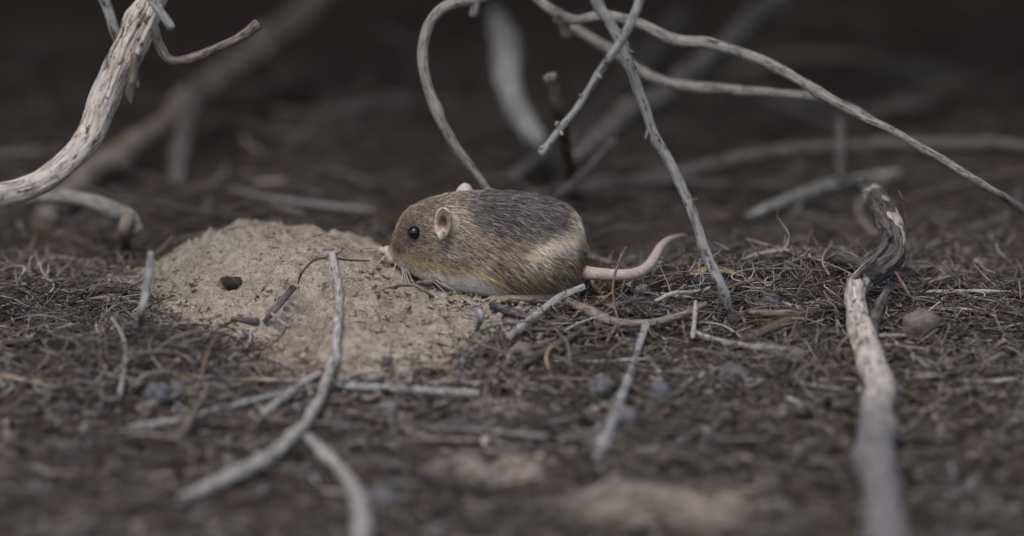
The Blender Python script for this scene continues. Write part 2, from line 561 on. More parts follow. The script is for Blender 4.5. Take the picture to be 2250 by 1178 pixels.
b = stick('dry_branch', [(1560, -900, 24, 18), (1420, -420, 14, 16), (1260, -120, 8, 14), (1140, -32, 7.0, 13), (1090, -14, 7.0, 13), (1030, 0, 6.5, 13), (985, 13, 6.3, 13), (950, 45, 6.1, 13.5), (931, 95, 6, 14), (930, 150, 5.8, 14), (946, 212, 5.7, 13), (975, 275, 5.6, 12.5), (1005, 328, 5.6, 12), (1036, 372, 5.6, 11), (1070, 420, 5.6, 10), (1110, 480, 6.0, 10), (1130, 540, 6.5, 10)], M_WORN,
          'pale hooped branch arching up behind the mouse back', 'branch', wob=.08, seed=2, thick=.9)
stick('side_twig', [(1043, -14, 6.6, 13), (1042, 14, 6.6, 13), (1040, 36, 6.6, 11)], M_WORN, parent=b)
b = stick('dry_branch', [(800, -1200, 26, 22), (900, -600, 16, 18), (1030, -200, 11, 15), (1120, -70, 10, 14), (1180, -2, 9, 14), (1216, 25, 8.5, 14), (1268, 45, 8.2, 14), (1330, 38, 8, 13.5), (1400, 54, 7.5, 14), (1480, 86, 7, 15), (1560, 95, 6.5, 14.5), (1640, 121, 6, 14), (1700, 146, 5.6, 14), (1760, 180, 5.2, 13), (1830, 222, 4.8, 13), (1900, 260, 4.4, 12), (1960, 285, 4.1, 11), (2010, 315, 4, 10.5), (2090, 364, 4, 10), (2220, 440, 4, 10), (2400, 560, G(0), 10)], M_WORN,
          'long pale branch sweeping in an arc down to the right edge', 'branch', wob=.12, seed=12, thick=.86)
stick('side_twig', [(1884, 256, 4.5, 5), (1890, 266, 4.5, 4), (1914, 272, 4.5, 3)], M_DARK, parent=b)
stick('side_twig', [(1232, 32, 8.4, 9), (1240, 55, 8.6, 12), (1246, 78, 8.8, 13)], M_WORN, parent=b)
stick('dry_branch', [(1225, 40, 15, 11), (1285, 75, 14, 12), (1340, 110, 13, 13), (1400, 152, 12, 13), (1450, 175, 11.5, 13), (1520, 189, 11, 13.5), (1600, 195, 10.5, 13), (1700, 205, 9.8, 12.5), (1800, 216, 9, 11), (1870, 236, 8, 9), (1940, 280, 7, 7)], M_WORN,
      'grey blurred branch running under the long arching branch', 'branch', wob=.1, seed=21, thick=.88)
stick('dry_branch', [(1096, 40, 42, 16), (1104, 62, 39, 27), (1110, 105, 36, 31), (1112, 160, 31, 29), (1130, 212, 30, 27), (1152, 262, 29, 26), (1178, 315, 28, 20), (1205, 370, G(0), 16)], M_GREY,
      'thick out of focus branch bending in an S above the mouse', 'branch', wob=.3, seed=31)
b = stick('broken_stub', [(1208, 170, 10, 13), (1216, 200, 10.2, 15), (1227, 240, 10.5, 15), (1238, 300, 12.5, 13), (1252, 360, 16, 12), (1258, 400, G(0), 12)], M_BROWN,
          'dark brown broken stub with a pale snapped top', 'branch stub', seed=33)
stick('snapped_end', [(1206, 165, 9.9, 12.5), (1208, 170, 9.9, 12.5), (1209, 174, 9.95, 11)], M_PALE, parent=b)
stick('dry_branch', [(1264, 352, 20, 14), (1290, 330, 21, 20), (1340, 287, 23, 23), (1400, 238, 26, 24), (1480, 190, 29, 25), (1560, 130, 33, 25), (1640, 60, 37, 25), (1720, -10, 41, 24), (1780, -60, 44, 24), (2000, -300, 58, 26), (2300, -700, 80, 28)], M_DARK,
      'thick dim branch slanting up to the top right corner', 'branch', wob=.3, seed=41)
stick('dry_branch', [(1124, 390, 24, 13), (1150, 375, 25, 16), (1185, 348, 27, 13), (1215, 320, 29, 9)], M_DARK,
      'short blurred grey branch end just above the mouse rump', 'branch', seed=43)
b = stick('dry_branch', [(1190, 425, 24, 12), (1300, 410, 25, 16), (1420, 398, 25, 17), (1500, 383, 25, 18), (1620, 347, 25, 18), (1740, 331, 25, 18), (1850, 324, 24, 18), (1930, 318, 24, 18), (2008, 317, 24, 17), (2120, 318, 24, 16), (2260, 330, 24, 16)], M_DARK,
          'long brownish branch lying low across the right background', 'branch', wob=.15, seed=47)
stick('side_twig', [(1846, 268, 23.4, 9), (1846, 320, 22.6, 11), (1846, 360, 22.4, 10), (1848, 395, 22, 8)], M_DARK, parent=b)
stick('dry_branch', [(1640, 480, G(.3), 9), (1700, 452, G(.5), 11), (1800, 415, G(.7), 12), (1900, 392, G(.8), 11), (1980, 380, G(.8), 9)], M_GREY,
      'blurred grey branch lying on the ground below the brownish branch', 'branch', seed=51)
stick('dry_branch', [(1190, 470, G(.3), 9), (1235, 425, 15, 10), (1290, 372, 16, 10), (1350, 310, 18, 9)], M_DARK,
      'thin blurred twig rising behind the mouse rump', 'twig', seed=53)
stick('dry_branch', [(90, 500, G(0), 26), (160, 425, 24, 28), (250, 356, 29, 30), (330, 296, 34, 31), (430, 212, 39, 31), (540, 130, 45, 31), (620, 66, 50, 30), (700, 2, 55, 29), (760, -50, 59, 29), (960, -230, 72, 30), (1300, -560, 92, 30)], M_TAN,
      'thick dim branch slanting across the upper left background', 'branch', wob=.4, seed=57)
stick('dry_branch', [(390, 420, G(0), 20), (396, 330, 30, 22), (415, 260, 33, 22), (440, 180, 36, 20)], M_DARK,
      'dim upright branch below the slanting branch at left', 'branch', seed=58)
stick('dry_branch', [(560, 300, 44, 14), (680, 262, 44, 18), (800, 236, 45, 20), (900, 222, 46, 16)], M_DARK,
      'dim blurred branch lying level at the upper middle', 'branch', seed=59)
stick('dry_branch', [(1500, 30, 60, 22), (1430, 120, 56, 24), (1330, 240, 50, 24), (1260, 320, G(.5), 22)], M_DARK,
      'very dim branch deep behind the crossing twigs', 'branch', seed=60)

tr = stick('shrub_stem', [(760, -1150, 22, 40), (620, -650, 12, 36), (450, -220, 4, 32), (366, -40, 2.6, 31), (332, 20, 2.2, 32), (300, 80, 1.8, 32), (264, 160, 1.2, 30), (228, 230, .6, 28), (176, 315, 0, 27), (90, 400, -1, 27), (-60, 460, -2, 32), (-200, 560, -3, 34), (-320, 720, G(-.5), 36)], M_SHRED,
           'stout shrub stem with shredding pale bark at the top left corner', 'shrub stem', wob=.2, seed=61, sides=22, rough=.22, step=.14)
stick('side_twig', [(322, 40, 1.0, 9), (341, 66, .9, 9), (350, 96, .8, 9.5), (374, 131, .7, 10), (420, 128, .6, 10), (480, 104, .4, 10), (530, 80, .3, 11), (567, 53, .2, 11)], M_TAN, 'crooked side twig with a cut end', parent=tr, seed=62, rough=.22)
stick('side_twig', [(306, 110, 1.0, 8), (298, 135, .9, 10), (292, 172, .8, 10), (284, 205, .8, 11), (288, 226, .8, 5)], M_TAN, parent=tr, seed=63, rough=.3)
stick('side_twig', [(316, -30, .2, 8), (336, 4, 0, 9), (356, 32, -.1, 10), (378, 63, -.2, 9)], M_GREY, parent=tr, seed=64)
for a, bb, cc in [((262, 140), (280, 90), (318, 30)), ((300, 120), (322, 70), (352, 10)), ((236, 216), (252, 170), (270, 128)), ((280, 60), (300, 30), (322, -4))]:
    stick('bark_strip', [(a[0], a[1], -.3, 5), (bb[0], bb[1], .15, 7), (cc[0], cc[1], .7, 5)], M_SHRED, parent=tr, sides=6, rough=.35)
stick('dry_branch', [(205, -40, 6, 10), (232, 10, 6, 11), (252, 70, 6, 11), (272, 118, 6.4, 10), (300, 190, 7, 9)], M_GREY, 'thin bluish branch behind the shredding stem', 'branch', seed=65)
stick('dry_branch', [(-260, 520, G(-.2), 14), (-120, 470, 13, 12), (40, 440, 13, 13), (130, 434, 12, 15), (200, 442, 11, 17), (248, 462, 11, 19), (285, 480, 11, 18), (298, 505, 9, 14)], M_WORN, 'bright blurred branch end poking in at the left', 'branch', seed=66)
stick('dry_branch', [(285, 470, 9, 14), (272, 510, 9, 16), (280, 560, G(.0), 14)], M_TAN, 'stubby blurred branch under the bright branch end', 'branch', seed=67)
stick('dry_twig', [(331, 553, -5.0, 6), (330, 590, -5.0, 8), (320, 640, -5.1, 8), (312, 690, -5.3, 8), (303, 735, G(0), 8)], M_GREY, 'short grey twig standing upright at the left of the mound', 'twig', seed=68)
stick('dry_twig', [(372, 610, -4.2, 3), (392, 630, -4.2, 5), (412, 655, -4.3, 6)], M_PALE, 'tiny pale splinter beside the upright twig on the mound', 'twig', seed=69)
stick('dry_twig', [(246, 700, G(.6), 4), (270, 740, G(.5), 5), (275, 790, G(.5), 5), (262, 870, G(.3), 6)], M_GREY, 'slim grey twig lying at the far left of the needle heap', 'twig', seed=70)

b = stick('dry_twig', [(727, 553, .2, 6.5), (735, 590, -.2, 8), (742, 630, -.7, 8.5), (745, 682, -1.6, 9), (741, 740, -3.0, 9.5), (728, 800, -4.6, 10), (708, 860, G(.45), 11), (676, 918, G(.5), 12.5), (620, 985, G(.5), 14), (550, 1028, G(.45), 15), (470, 1066, G(.35), 15), (395, 1100, G(.2), 14)], M_PALE,
          'long curved twig standing on the pale mound and bending away into the foreground', 'twig', wob=.10, seed=71, sides=14, rough=.17)
knots(b, [(724, 560, .2, -16, 6), (727, 556, .2, 4, -10), (744, 616, -.5, 8, -4), (738, 560, .1, 6, -6)], M_TAN, 4.5)
stick('side_twig', [(718, 566, .1, 2.5), (690, 572, -.3, 2.5), (664, 598, -1.0, 2.5), (655, 622, G(0.05), 2)], M_BROWN, parent=b, sides=6)
stick('side_twig', [(732, 566, .2, 2.2), (770, 572, .8, 2.2), (812, 573, 1.2, 1.6)], M_BROWN, parent=b, sides=6)
stick('dry_twig', [(678, 962, G(.7), 10), (705, 990, G(.7), 12), (738, 1022, G(.6), 14), (770, 1062, G(.5), 17), (792, 1110, G(.5), 20), (795, 1180, G(.5), 22), (786, 1250, G(.4), 22)], M_PALE,
      'blurred pale twig curving out of the bottom edge', 'twig', seed=73)
stick('dry_twig', [(575, 912, G(.3), 8), (610, 884, G(.4), 9), (655, 850, G(.4), 9), (702, 822, G(.3), 9)], M_PALE, 'straight pale twig meeting the foot of the long curved twig', 'twig', seed=74)
stick('dry_twig', [(742, 848, G(.3), 8), (820, 852, G(.3), 9), (920, 858, G(.35), 9), (1052, 866, G(.3), 8)], M_GREY, 'level grey twig lying in front of the mound', 'twig', seed=75)
stick('dry_twig', [(284, 944, G(.3), 6), (340, 934, G(.35), 7), (410, 920, G(.35), 7), (520, 892, G(.35), 7), (640, 864, G(.3), 6), (690, 846, G(.2), 5)], M_GREY, 'long slim grey twig lying level at lower left', 'twig', seed=76, wob=.15)
stick('dry_twig', [(400, 958, G(.6), 7), (425, 905, G(.7), 6), (446, 870, G(.6), 5), (456, 842, G(.6), 3)], M_TAN, 'short tan twig crossing the long slim grey twig', 'twig', seed=77)
b = stick('dry_twig', [(1284, 630, .2, 8), (1258, 642, 0, 9), (1226, 657, -.2, 9.5), (1190, 684, -.9, 9.5), (1150, 716, -1.7, 9), (1118, 742, G(.35), 8)], M_GREY, 'grey twig sloping from under the mouse rump into the litter', 'twig', seed=78, rough=.18)
knots(b, [(1258, 648, -.1, 8, 8), (1190, 676, -.6, -8, -8), (1168, 700, -1, 8, 4)], M_GREY, 4.5)
b = stick('dry_twig', [(1240, 658, .4, 9), (1268, 672, 0, 10), (1305, 690, -.5, 10.5), (1345, 706, -.9, 10), (1400, 711, -1.2, 9), (1450, 706, -1.2, 8.5), (1500, 692, -1, 8), (1552, 668, -.6, 6)], M_TAN, 'bowed brown grey twig lying behind the mouse over the litter', 'twig', seed=79, rough=.16)
stick('side_twig', [(1300, 684, -.5, 5), (1345, 676, -.6, 6), (1390, 660, -.4, 6), (1420, 655, -.2, 4)], M_DARK, parent=b)
stick('dry_twig', [(1421, 712, -1.6, 7), (1402, 768, -3.4, 8), (1384, 826, -5.4, 9), (1362, 880, -7.4, 11), (1338, 950, -10.4, 13), (1312, 1008, G(.1), 13)], M_GREY, 'smooth grey twig tilted from the bowed twig towards the viewer', 'twig', seed=80)
stick('dry_twig', [(1529, 662, -.6, 4), (1526, 700, -1.2, 6), (1522, 742, -2.2, 5)], M_PALE, 'small pale upright sliver of wood near the leaning twig foot', 'twig', seed=81)
stick('dry_twig', [(1524, 728, G(.3), 6), (1570, 748, G(.35), 7), (1640, 760, G(.35), 7), (1728, 768, G(.25), 6)], M_GREY, 'low grey twig lying level below the leaning twig', 'twig', seed=82)
stick('bark_chip', [(1646, 686, G(.5), 6), (1720, 688, G(.5), 8), (1790, 683, G(.45), 8), (1850, 678, G(.4), 5)], M_TAN, 'flat pale strip of bark on the needles near the gnarled root', 'bark chip', seed=83)
stick('bark_chip', [(1612, 760, G(.35), 7), (1660, 735, G(.5), 10), (1720, 712, G(.5), 10), (1768, 695, G(.4), 6)], M_BROWN, 'dark rough bark strip beside the gnarled root', 'bark chip', seed=84, rough=.25)
stick('dry_twig', [(1440, 662, G(.55), 4), (1480, 645, G(.6), 5), (1538, 640, G(.6), 4)], M_PALE, 'bleached sliver lying behind the bowed twig', 'twig', seed=85)
stick('dry_twig', [(1150, 800, G(.3), 7), (1200, 770, G(.4), 8), (1290, 725, G(.3), 7), (1350, 700, G(.3), 6)], M_DARK, 'dark bluish stick half buried beside the orange seed husk', 'twig', seed=86)
stick('dry_twig', [(1080, 670, G(.2), 8), (1110, 682, G(.25), 9), (1150, 694, G(.2), 8), (1178, 704, G(.1), 6)], M_DARK, 'dark stick end lying below the mouse hind foot', 'twig', seed=87)
stick('dry_twig', [(1046, 728, G(.2), 3), (1055, 700, G(.8), 8), (1050, 682, G(1.0), 7)], M_GREY, 'tiny grey bark scrap standing in front of the hind foot', 'bark scrap', seed=88, rough=.4)
stick('dry_twig', [(1048, 720, G(.3), 2), (1058, 700, G(.6), 2.5), (1070, 680, G(.9), 2)], M_PALE, 'white needle tip beside the tiny bark scrap', 'needle', sides=6, seed=89)
stick('dry_twig', [(824, 642, G(.25), 3), (850, 632, G(.35), 3.5), (884, 627, G(.4), 3.5), (912, 628, G(.4), 3.5), (934, 640, G(.3), 3), (952, 652, G(.1), 2)], M_TAN, 'thin crooked straw on the mound below the mouse chin', 'straw', sides=8, seed=90, rough=.25)
stick('dry_twig', [(644, 632, G(.5), 8), (624, 656, G(.5), 7), (602, 682, G(.4), 7), (580, 708, G(.2), 5)], M_DARK, 'dark bluish stick leaning on the pale mound', 'twig', seed=91)
stick('dry_twig', [(510, 700, G(.15), 5), (540, 704, G(.2), 7), (568, 706, G(.15), 6)], M_DARK, 'short dark stick lying level on the mound', 'twig', seed=92)
stick('dry_twig', [(592, 684, G(.4), 3), (612, 702, G(.4), 3), (634, 718, G(.4), 3.5)], M_PALE, 'tiny pale splinter on the dark stick of the mound', 'splinter', sides=6, seed=93)
stick('curled_needle', [(540, 768, G(.2), 2.5), (575, 768, G(.25), 2.5), (604, 752, G(.3), 2.5), (622, 732, G(.35), 2.5), (630, 716, G(.4), 2.5)], M_BROWN, 'brown hook shaped needle low on the mound', 'needle', sides=6, seed=94)
stick('curled_needle', [(560, 812, G(.3), 3), (620, 808, G(.4), 3), (660, 796, G(.4), 2.5), (700, 790, G(.3), 2)], M_TAN, 'tan straw lying along the lower edge of the mound', 'straw', sides=6, seed=95)
for i, (pts, mat, lab) in enumerate([
    ([(1376, 543, 1.2), (1362, 570, .9), (1352, 600, .6), (1346, 640, .3), (1354, 672, -.2), (1372, 694, -.8)], M_RUST, 'forked rusty needle standing across the mouse tail'),
    ([(1346, 640, .3), (1322, 662, 0), (1288, 676, -.3), (1262, 690, -.6)], M_RUST, 'rusty needle slanting down behind the mouse rump'),
    ([(1325, 668, -1), (1348, 675, -1.2), (1356, 696, -1.6), (1350, 722, -2.2), (1334, 750, -3)], M_TAN, 'hooked tan needle hanging over the bowed twig'),
    ([(1740, 540, 3), (1762, 575, 2.6), (1788, 605, 2.2), (1802, 625, 1.6)], M_BROWN, 'straight dark needle jutting up left of the gnarled root'),
    ([(1826, 540, 2.5), (1810, 560, 2.5), (1808, 580, 2.3), (1822, 604, 1.8)], M_TAN, 'question mark shaped needle left of the gnarled root'),
    ([(1975, 420, 3), (1986, 445, 3), (1990, 480, 3), (1992, 520, 3)], M_BROWN, 'slim dry stalk standing behind the gnarled root'),
    ([(1968, 598, 0), (1982, 622, -.2), (2000, 650, -.5)], M_RUST, 'rusty stalk right of the gnarled root'),
    ([(1810, 640, .5), (1825, 665, 0), (1838, 700, -.7), (1842, 740, -1.5)], M_TAN, 'long needle hanging beside the pale part of the root'),
    ([(1660, 612, 1.8), (1710, 640, 1.2), (1760, 632, 1.3), (1830, 616, 1.6)], M_RUST, 'long orange brown needle lying level on the heap'),
    ([(1690, 650, .6), (1730, 668, .3), (1760, 674, .1), (1800, 672, .3)], M_PALE, 'whitish curved needle on the heap of needles'),
    ([(1580, 640, .4), (1630, 622, .8), (1660, 616, 1)], M_RUST, 'short orange needle crossing behind the leaning twig'),
    ([(1206, 812, G(.3)), (1200, 786, G(.6)), (1212, 762, G(.7)), (1236, 772, G(.4))], M_YELLOW, 'yellowish looped blade in front of the seed husk'),
    ([(340, 770, G(.6)), (400, 735, G(1.0)), (460, 728, G(1.0)), (520, 742, G(.5))], M_TAN, 'long bowed needle on top of the left needle heap'),
    ([(250, 820, G(.5)), (300, 780, G(.8)), (380, 772, G(.8)), (430, 800, G(.5))], M_TAN, 'arched needle at the left edge of the left heap'),
    ([(440, 840, G(.5)), (452, 790, G(.8)), (470, 750, G(.8)), (500, 735, G(.5))], M_RUST, 'rusty needle standing across the left needle heap'),
    ([(520, 800, G(.4)), (570, 830, G(.4)), (640, 836, G(.3)), (720, 810, G(.2))], M_TAN, 'long straw crossing from the left heap to the mound foot'),
]):
    pts = [(a, bb, c, (3.2, 4.2, 3.8, 3.4, 3.2, 2.2)[min(k, 5)] * .82) for k, (a, bb, c) in enumerate(pts)]
    P3, R3 = resolve(pts)
    V, F, co = tube(P3, R3, sides=7, rough=.15, step=.08, blunt=False)
    tag(mk('curled_needle', V, F, mat, origin=P3[-1], attrs={'bark_co': co}), lab, 'needle')

# gnarled root at the right: a dark barky part and a stripped pale part
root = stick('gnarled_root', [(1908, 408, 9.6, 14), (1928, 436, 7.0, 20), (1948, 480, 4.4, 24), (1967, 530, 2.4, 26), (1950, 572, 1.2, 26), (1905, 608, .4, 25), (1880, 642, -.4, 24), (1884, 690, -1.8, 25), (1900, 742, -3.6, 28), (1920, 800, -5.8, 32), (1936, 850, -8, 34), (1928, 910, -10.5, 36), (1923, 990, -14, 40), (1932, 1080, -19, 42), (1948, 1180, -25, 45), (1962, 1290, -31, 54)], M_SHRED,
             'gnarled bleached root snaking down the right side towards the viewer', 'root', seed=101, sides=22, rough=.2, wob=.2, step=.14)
stick('bark', [(1907, 406, 9.7, 17), (1928, 436, 7.0, 23), (1948, 480, 4.4, 27), (1967, 530, 2.4, 29), (1951, 572, 1.2, 29), (1912, 604, .5, 27), (1898, 622, .1, 17)], M_DARK, 'dark rough bark left on the upper root', parent=root, seed=101, sides=22, rough=.3, wob=.2, step=.1)
stick('bark', [(1950, 636, -.2, 6), (1925, 690, -1.6, 11), (1922, 740, -3.4, 10), (1940, 790, -5.2, 6)], M_DARK, parent=root, seed=103, sides=14, rough=.4, step=.1)
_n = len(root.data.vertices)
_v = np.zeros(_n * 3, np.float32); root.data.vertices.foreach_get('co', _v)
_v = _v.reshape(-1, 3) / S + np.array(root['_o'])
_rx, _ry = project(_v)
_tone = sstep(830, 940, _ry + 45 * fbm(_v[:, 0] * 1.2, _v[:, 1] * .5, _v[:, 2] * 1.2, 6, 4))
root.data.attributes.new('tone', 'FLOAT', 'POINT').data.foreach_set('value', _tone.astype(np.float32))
for s in [[(1950, 500, 2.0, 4), (1940, 540, 1.0, 8), (1915, 572, .4, 5)], [(1980, 520, 1.4, 5), (1975, 560, .4, 9), (1940, 600, -.3, 6)], [(1920, 440, 4.8, 6), (1938, 480, 2.6, 9), (1958, 520, 1.2, 6)], [(1868, 628, -.3, 4), (1900, 588, -.2, 7), (1925, 568, .2, 4)]]:
    stick('bark_strip', s, M_DARK, parent=root, sides=8, rough=.4)
stick('dry_branch', [(1835, 560, G(.3), 14), (1858, 568, G(.5), 18), (1885, 580, G(.5), 16), (1920, 600, G(.3), 12)], M_DARK, 'lumpy dark branch end against the gnarled root', 'branch', seed=103, rough=.3)

# ------------------------------------------------------------------ cones, clods, seeds, leaves
def lump(name, px, py, rpx, mat, label, cat, lift=.35, sq=(1, 1, .85), rough=.22, seed=0, freq=2.2):
    c = on(px, py + rpx * .55, lift * .3)
    r = rpx * np.linalg.norm(c - CAM) / FPX
    c = c + np.array([0, 0, r * .55])
    nu, nv = 22, 14
    th = np.linspace(0, 2 * np.pi, nu, endpoint=False)
    ph = np.linspace(0, np.pi, nv)[1:-1]
    D = np.stack([np.outer(np.sin(ph), np.cos(th)), np.outer(np.sin(ph), np.sin(th)), np.outer(np.cos(ph), np.ones(nu))], -1).reshape(-1, 3)
    D = np.vstack([D, (0, 0, 1), (0, 0, -1)])
    k = 1 + rough * fbm(D[:, 0] * freq, D[:, 1] * freq, D[:, 2] * freq + seed, seed, 3) * 1.6
    V = c + D * np.array(sq) * (r * k)[:, None]
    i = np.arange(nu * (nv - 2)).reshape(nv - 2, nu); j = np.roll(i, -1, 1)
    F = np.stack([i[:-1], i[1:], j[1:], j[:-1]], -1).reshape(-1, 4)
    n = nu * (nv - 2)
    F2 = np.vstack([np.stack([i[0], j[0], np.full(nu, n)], -1), np.stack([j[-1], i[-1], np.full(nu, n + 1)], -1)])
    return tag(mk(name, V, [F, F2], mat, origin=c), label, cat)


lump('dried_cone', 346, 866, 31, M_STONE, 'round grey cone at the front of the left needle heap', 'cone', seed=1)
lump('dried_cone', 390, 858, 20, M_STONE, 'small grey cone touching the round grey cone', 'cone', seed=2, rough=.4)
lump('dried_cone', 1322, 852, 30, M_STONE, 'bluish grey cone lying in front of the mouse tail', 'cone', seed=3)
lump('dried_cone', 1368, 925, 38, M_STONE, 'large blurred grey cone under the tilted twig', 'cone', seed=4)
lump('dried_cone', 1748, 784, 22, M_CLOD, 'pale grey lump beside the low grey twig', 'cone', seed=5)
lump('dried_cone', 1690, 664, 28, M_DARK if False else M_STONE, 'dark cone nestled in the needle heap right of the leaning twig', 'cone', seed=6, rough=.35)
lump('dried_cone', 1608, 826, 32, M_STONE, 'blurred grey cone in front of the dark bark strip', 'cone', seed=7)
lump('dried_cone', 1448, 858, 26, M_STONE, 'blurred cone right of the tilted twig', 'cone', seed=8)
lump('dried_cone', 2022, 716, 42, M_CLOD, 'big blurred lump at the right of the gnarled root', 'clod', seed=9)
lump('dried_cone', 1412, 640, 18, M_STONE, 'grey scaly cone under the tip end of the mouse tail', 'cone', seed=10, rough=.4)
lump('dried_cone', 842, 1094, 34, M_STONE, 'blurred grey cone near the bottom edge', 'cone', seed=11)
stick('bark_scrap', [(832, 812, G(.05), 5), (846, 800, G(.2), 9), (862, 786, G(.4), 5)], M_DARK, 'dark wedge of bark at the foot of the mound', 'bark scrap', seed=120, rough=.45, sides=9)
lump('seed_husk', 1290, 727, 11, M_SEED, 'orange brown seed husk in the litter', 'seed husk', seed=15, sq=(1.3, .9, .9))
lump('seed_husk', 408, 834, 10, M_SEED, 'small orange seed at the front of the left heap', 'seed', seed=16, sq=(1.4, 1, .7))
lump('seed_husk', 692, 815, 16, M_RUST, 'orange brown husk beside the long curved twig', 'seed husk', seed=17, sq=(1.5, 1, .6))


def blade(name, spec, width_px, mat, label, cat):
    P3, R3 = resolve([(a, b_, c, width_px) for a, b_, c in spec])
    c = catmull(np.c_[P3, R3], .12)
    n = len(c)
    t = np.linspace(0, 1, n)
    wd = c[:, 3] * np.sin(np.pi * np.clip(t * .92 + .06, 0, 1)) ** .7
    up = np.array([0.1, -.35, .93])
    T = np.gradient(c[:, :3], axis=0); T /= np.linalg.norm(T, axis=1)[:, None]
    side = np.cross(T, up); side /= np.linalg.norm(side, axis=1)[:, None]
    nn = np.cross(side, T)
    rows = []
    for k, (s, u) in enumerate([(-1, .12), (-.5, .02), (0, -.05), (.5, .02), (1, .12)]):
        rows.append(c[:, :3] + side * (wd * s)[:, None] + nn * (wd * u)[:, None])
    top = np.stack(rows, 1)
    bot = top - nn[:, None] * .02
    V = np.vstack([top.reshape(-1, 3), bot.reshape(-1, 3)])
    i = np.arange(n * 5).reshape(n, 5)
    F = np.stack([i[:-1, :-1], i[1:, :-1], i[1:, 1:], i[:-1, 1:]], -1).reshape(-1, 4)
    F = np.vstack([F, F[:, ::-1] + n * 5])
    ed = []
    for col in (0, 4):
        a = i[:-1, col]; b_ = i[1:, col]
        ed.append(np.stack([a, b_, b_ + n * 5, a + n * 5], -1))
    return tag(mk(name, V, np.vstack([F] + ed), mat, origin=P3[0]), label, cat)


blade('dry_leaf', [(1508, 606, G(.5)), (1550, 592, G(.6)), (1590, 594, G(.6)), (1632, 606, G(.4))], 11, M_YELLOW, 'yellowed leaf blade lying behind the leaning twig', 'leaf')
blade('dry_leaf', [(1120, 772, G(.5)), (1140, 762, G(.6)), (1160, 775, G(.5)), (1168, 800, G(.2))], 12, M_CLOD, 'crumpled tan leaf scrap in the litter below the sloping twig', 'leaf')
blade('dry_leaf', [(1930, 640, G(.4)), (1970, 628, G(.6)), (2010, 634, G(.5))], 12, M_STONE, 'grey curled leaf lying right of the stripped wood', 'leaf')

# ------------------------------------------------------------------ the mouse
YM = 3.0


def ymid(px):
    """the head turns a little away from the camera"""
    return YM + 0.0055 * np.clip(985 - np.asarray(px, float), 0, 200) * (985 - np.asarray(px, float)).clip(0, 200) / 100


ST = np.array([(848, 553, 556, 1), (850, 546, 562, 7), (855, 538, 570, 14), (861, 525, 578, 24), (868, 502, 585, 36), (879, 476, 591, 49), (897, 455, 600, 60), (919, 442, 610, 68), (945, 431, 620, 76),
               (975, 423, 630, 84), (1010, 418, 637, 93), (1050, 416, 642, 104), (1100, 417, 646, 114), (1150, 422, 651, 120), (1190, 429, 654, 120), (1225, 440, 652, 112), (1250, 456, 645, 96), (1268, 482, 631, 74),
               (1278, 512, 613, 52), (1284, 545, 590, 26), (1286, 568, 570, 2)], float)
FUR_IN = 6.0


def body_uv(u, phi, inset=FUR_IN):
    """surface of the trunk and head: u = station, phi = 0 on the back, pi/2 on the far side, -pi/2 on the near side"""
    i = np.clip(np.floor(u).astype(int), 0, len(ST) - 2)
    t = (u - i)[..., None]
    g = lambda k: ST[np.clip(k, 0, len(ST) - 1)]
    p0, p1, p2, p3 = g(i - 1), g(i), g(i + 1), g(i + 2)
    s = 0.5 * (2 * p1 + (p2 - p0) * t + (2 * p0 - 5 * p1 + 4 * p2 - p3) * t ** 2 + (3 * p1 - p0 - 3 * p2 + p3) * t ** 3)
    cx, top, bot, wd = s[..., 0], s[..., 1], s[..., 2], np.maximum(s[..., 3], 1)
    hh = np.maximum((bot - top) / 2, .6)
    k_in = np.clip(hh / 30, 0, 1) * inset
    hh = np.maximum(hh - k_in, .5); wd = np.maximum(wd - k_in, .5)
    mid = (top + bot) / 2
    c, sn = np.cos(phi), np.sin(phi)
    e = 0.9
    cc, ss = np.sign(c) * np.abs(c) ** e, np.sign(sn) * np.abs(sn) ** e
    # fuller low down on the trunk (haunches), narrower over the back
    low = 1.0 + 0.20 * np.exp(-((cx - 1185) / 66) ** 2 - ((c + .35) / .6) ** 2) - 0.08 * np.exp(-((cx - 1030) / 36) ** 2)
    ym = ymid(cx)
    r0 = CAM
    px, py = cx, mid - hh * cc
    rx, rz = (px - 1125) / FPX, None
    r = np.stack([(px - 1125) / FPX, CP + (589 - py) / FPX * SP, -SP + (589 - py) / FPX * CP], -1)
    p = CAM + r * ((ym - CAM[1]) / r[..., 1])[..., None]
    p[..., 1] += wd * KPX * ss * low
    return p


def ring_faces(n, m):
    i = np.arange(n * m).reshape(n, m); j = np.roll(i, -1, 1)
    return np.stack([i[:-1], j[:-1], j[1:], i[1:]], -1).reshape(-1, 4), i


parts_v, parts_f, parts_tag = [], [], []


def add_part(V, F, tagname):
    off = sum(len(q) for q in parts_v)
    parts_v.append(np.asarray(V)); parts_tag.extend([tagname] * len(V))
    for f_ in (F if isinstance(F, list) else [F]):
        parts_f.extend([[int(k) + off for k in row] for row in f_])


nu, nphi = 121, 72
U, PH = np.meshgrid(np.linspace(0.02, len(ST) - 1.02, nu), np.linspace(-np.pi, np.pi, nphi, endpoint=False), indexing='ij')
BV = body_uv(U, PH)
F, idx = ring_faces(nu, nphi)
capv = np.vstack([BV[0].mean(0), BV[-1].mean(0)])
n0 = nu * nphi
F3 = np.vstack([np.stack([np.roll(idx[0], -1), idx[0], np.full(nphi, n0)], -1), np.stack([idx[-1], np.roll(idx[-1], -1), np.full(nphi, n0 + 1)], -1)])
add_part(np.vstack([BV.reshape(-1, 3), capv]), [F, F3], 'body')


def add_tube(spec, name, sides=14, step=.06, rough=0.0):
    P3, R3 = resolve(spec, False)
    V, F, co = tube(P3, R3, sides=sides, rough=rough, step=step, blunt=False)
    add_part(V, F, name)


